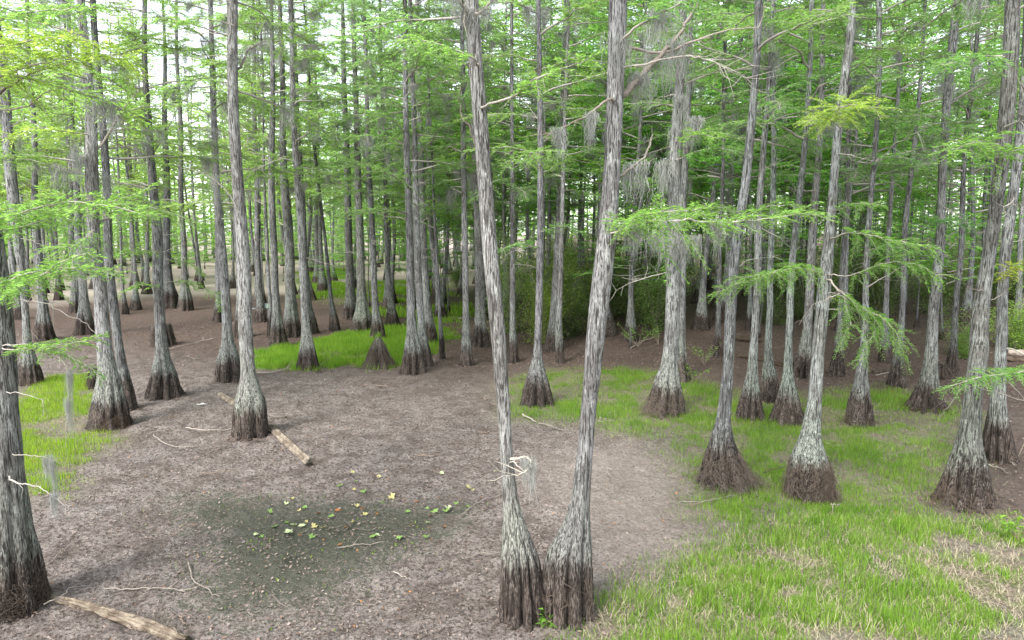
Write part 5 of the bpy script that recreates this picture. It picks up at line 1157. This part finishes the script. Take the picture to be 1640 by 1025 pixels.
def grass_patch(label, poly, per, h, w, seed, seg, leaf, cap=1e9):
    x, y, rng = scatter(poly, per, seed); keep = in_frame(x, y); x, y = x[keep], y[keep]
    d = grass_density(x, y); k = rng.rand(len(x)) < d; x, y, d = x[k], y[k], d[k]
    g = Geo(); hh = h * (.45 + .55 * d) * rng.uniform(.5, 1.25, len(x)) * (.7 + .6 * fbm(x / .7, y / .7, 90, 2))
    blades(g, x, y, hh, w * rng.uniform(.6, 1.2, len(x)), rng, seg)
    o = tag(link('grass', g.mesh('grass', GRASSM, False), color=leaf), label, 'grass'); o['kind'] = 'stuff'
    return len(x)
n1 = grass_patch('bright green near grass filling the lower right corner', [(880, 1120), (960, 900), (1200, 822), (1640, 815), (1900, 830), (1900, 1120)], 3100, .18, .007, 1, 2, (1, 1, 1))
n2 = grass_patch('patchy green grass around the root-skirted trees at mid right', [(800, 680), (810, 590), (1100, 585), (1540, 630), (1540, 840), (1100, 840), (1060, 720)], 1700, .15, .009, 2, 1, (1, 1, 1))
n3 = grass_patch('bright green grass strip around the shaggy stump at centre', [(395, 600), (395, 555), (560, 520), (740, 520), (740, 595)], 1500, .26, .013, 3, 1, (1.05, 1.05, .9))
n4 = grass_patch('yellow-green grass patch on the left beside the edge trunk', [(-90, 820), (-90, 640), (70, 595), (210, 595), (210, 820)], 1100, .15, .011, 4, 1, (1.3, 1.15, .8))
n5 = grass_patch('distant green grass between far trunks at centre', [(480, 492), (480, 425), (560, 425), (770, 450), (770, 532), (600, 532)], 130, .35, .05, 5, 1, (1.1, 1.05, .9))
print('grass', n1, n2, n3, n4, n5)
rng = np.random.RandomState(826); x, y, rng = scatter([(230, 1010), (230, 770), (780, 770), (780, 1010)], 70, 826); m = rng.rand(len(x)) < poly_mask(x, y, ALGAE, 1.2) * sstep(.42, .66, fbm(x / .5, y / .5, 33, 3)); x, y = x[m], y[m]
g = Geo(); blades(g, x, y, rng.uniform(.015, .05, len(x)), rng.uniform(.012, .03, len(x)), rng, 1, .8)
o = tag(link('sprouts', g.mesh('sprouts', GRASSM, False), color=(1.2, 1.1, .9)), 'tiny green sprouts dotted over the dark algae mud', 'sprouts'); o['kind'] = 'stuff'
# dead straw lying in the grass
rng = np.random.RandomState(830); g = Geo()
for poly, n in (([(930, 1060), (960, 960), (1200, 840), (1640, 830), (1750, 1060)], 16000), ([(1000, 840), (1000, 620), (1540, 640), (1600, 840)], 9000)):
    P = world_poly(poly); lo, hi = P.min(0), P.max(0); x = rng.uniform(lo[0], hi[0], n); y = rng.uniform(lo[1], hi[1], n)
    k = rng.rand(n) < grass_zone(x, y); x, y = x[k], y[k]; n = len(x); ln = rng.uniform(.04, .13, n); b = rng.uniform(0, 6.28, n); d = np.stack([np.cos(b), np.sin(b), rng.uniform(-.02, 1.1, n)], 1) * ln[:, None]
    p = np.stack([x, y, ground_z(x, y) + rng.uniform(.01, .05, n)], 1); s = np.stack([-np.sin(b), np.cos(b), 0 * b], 1) * .0022
    V = np.stack([p - s, p + s, p + d + s * .5, p + d - s * .5], 1).reshape(-1, 3); g.add(V, np.arange(n)[:, None] * 4 + np.array([[0, 1, 2, 3]]))
b = NB('dead_straw'); STRAW = b.surface(b.mix(b.noise(b.coords('Object'), 3, 3), (.26, .21, .13), (.44, .38, .27)), .8)
o = tag(link('dead_straw', g.mesh('dead_straw', STRAW, False)), 'dry straw stems lying among the right-hand grass', 'straw'); o['kind'] = 'stuff'
# leaf litter and mud crumbs
rng = np.random.RandomState(840); n = 90000
d = 6.5 + 34 * rng.rand(n) ** 1.35; a = np.radians(rng.uniform(-43, 43, n)); x, y = np.sin(a) * d, np.cos(a) * d
nb = 14000; who = rng.randint(0, len(hand_xy), nb); HX = np.array(hand_xy)[who]; HR = np.array([np.interp(0, T['P'][:, 2], T['R']) for T in TREES.values()])[who]
ab = rng.uniform(0, 6.28, nb); rb = HR * rng.uniform(.9, 1.1, nb) + np.abs(rng.normal(0, .16, nb)); x[:nb] = HX[:, 0] + rb * np.cos(ab); y[:nb] = HX[:, 1] + rb * np.sin(ab); d[:nb] = np.hypot(x[:nb], y[:nb])
ln = rng.uniform(.005, .020, n) * (1 + d / 25) * (.5 + fbm(x / .9, y / .9, 15, 3)); b_ = rng.uniform(0, 6.28, n); wd = ln * rng.uniform(.25, .7, n)
u = np.stack([np.cos(b_), np.sin(b_), rng.normal(0, .25, n)], 1) * ln[:, None]; v = np.stack([-np.sin(b_), np.cos(b_), rng.normal(0, .35, n)], 1) * wd[:, None]
p = np.stack([x, y, ground_z(x, y) + rng.uniform(.0, .035, n)], 1)
V = np.stack([p - u, p - v, p + u, p + v], 1).reshape(-1, 3)
me = mk_mesh('leaf_litter', V, [np.arange(n)[:, None] * 4 + np.array([[0, 1, 2, 3]])], LITTER, False)
set_attr(me, 'tone', np.repeat(rng.rand(n) * np.where(np.arange(n) < nb, .6, 1), 4))
o = tag(link('leaf_litter', me), 'brown leaf scraps and mud crumbs strewn over the pond bed', 'leaf litter'); o['kind'] = 'stuff'


# things that show beside the same tree are told apart by which stands nearer
same = {}
for o in scene.objects:
    if o.parent is None and o.get('category') in ('tree', 'shrub') and o.get('group'): same.setdefault(o['label'], []).append(o)
for lab, os_ in same.items():
    if len(os_) < 2 or len(lab.split()) > (13 if len(os_) == 2 else 12): continue
    os_.sort(key=lambda o: o.location.y)
    names = ['nearer', 'farther'] if len(os_) == 2 else ['nearest'] + ['middle'] * (len(os_) - 2) + ['farthest']
    for o, w in zip(os_, names): o['label'] = f"{lab}, {w} of {'two' if len(os_) == 2 else 'the group'}"
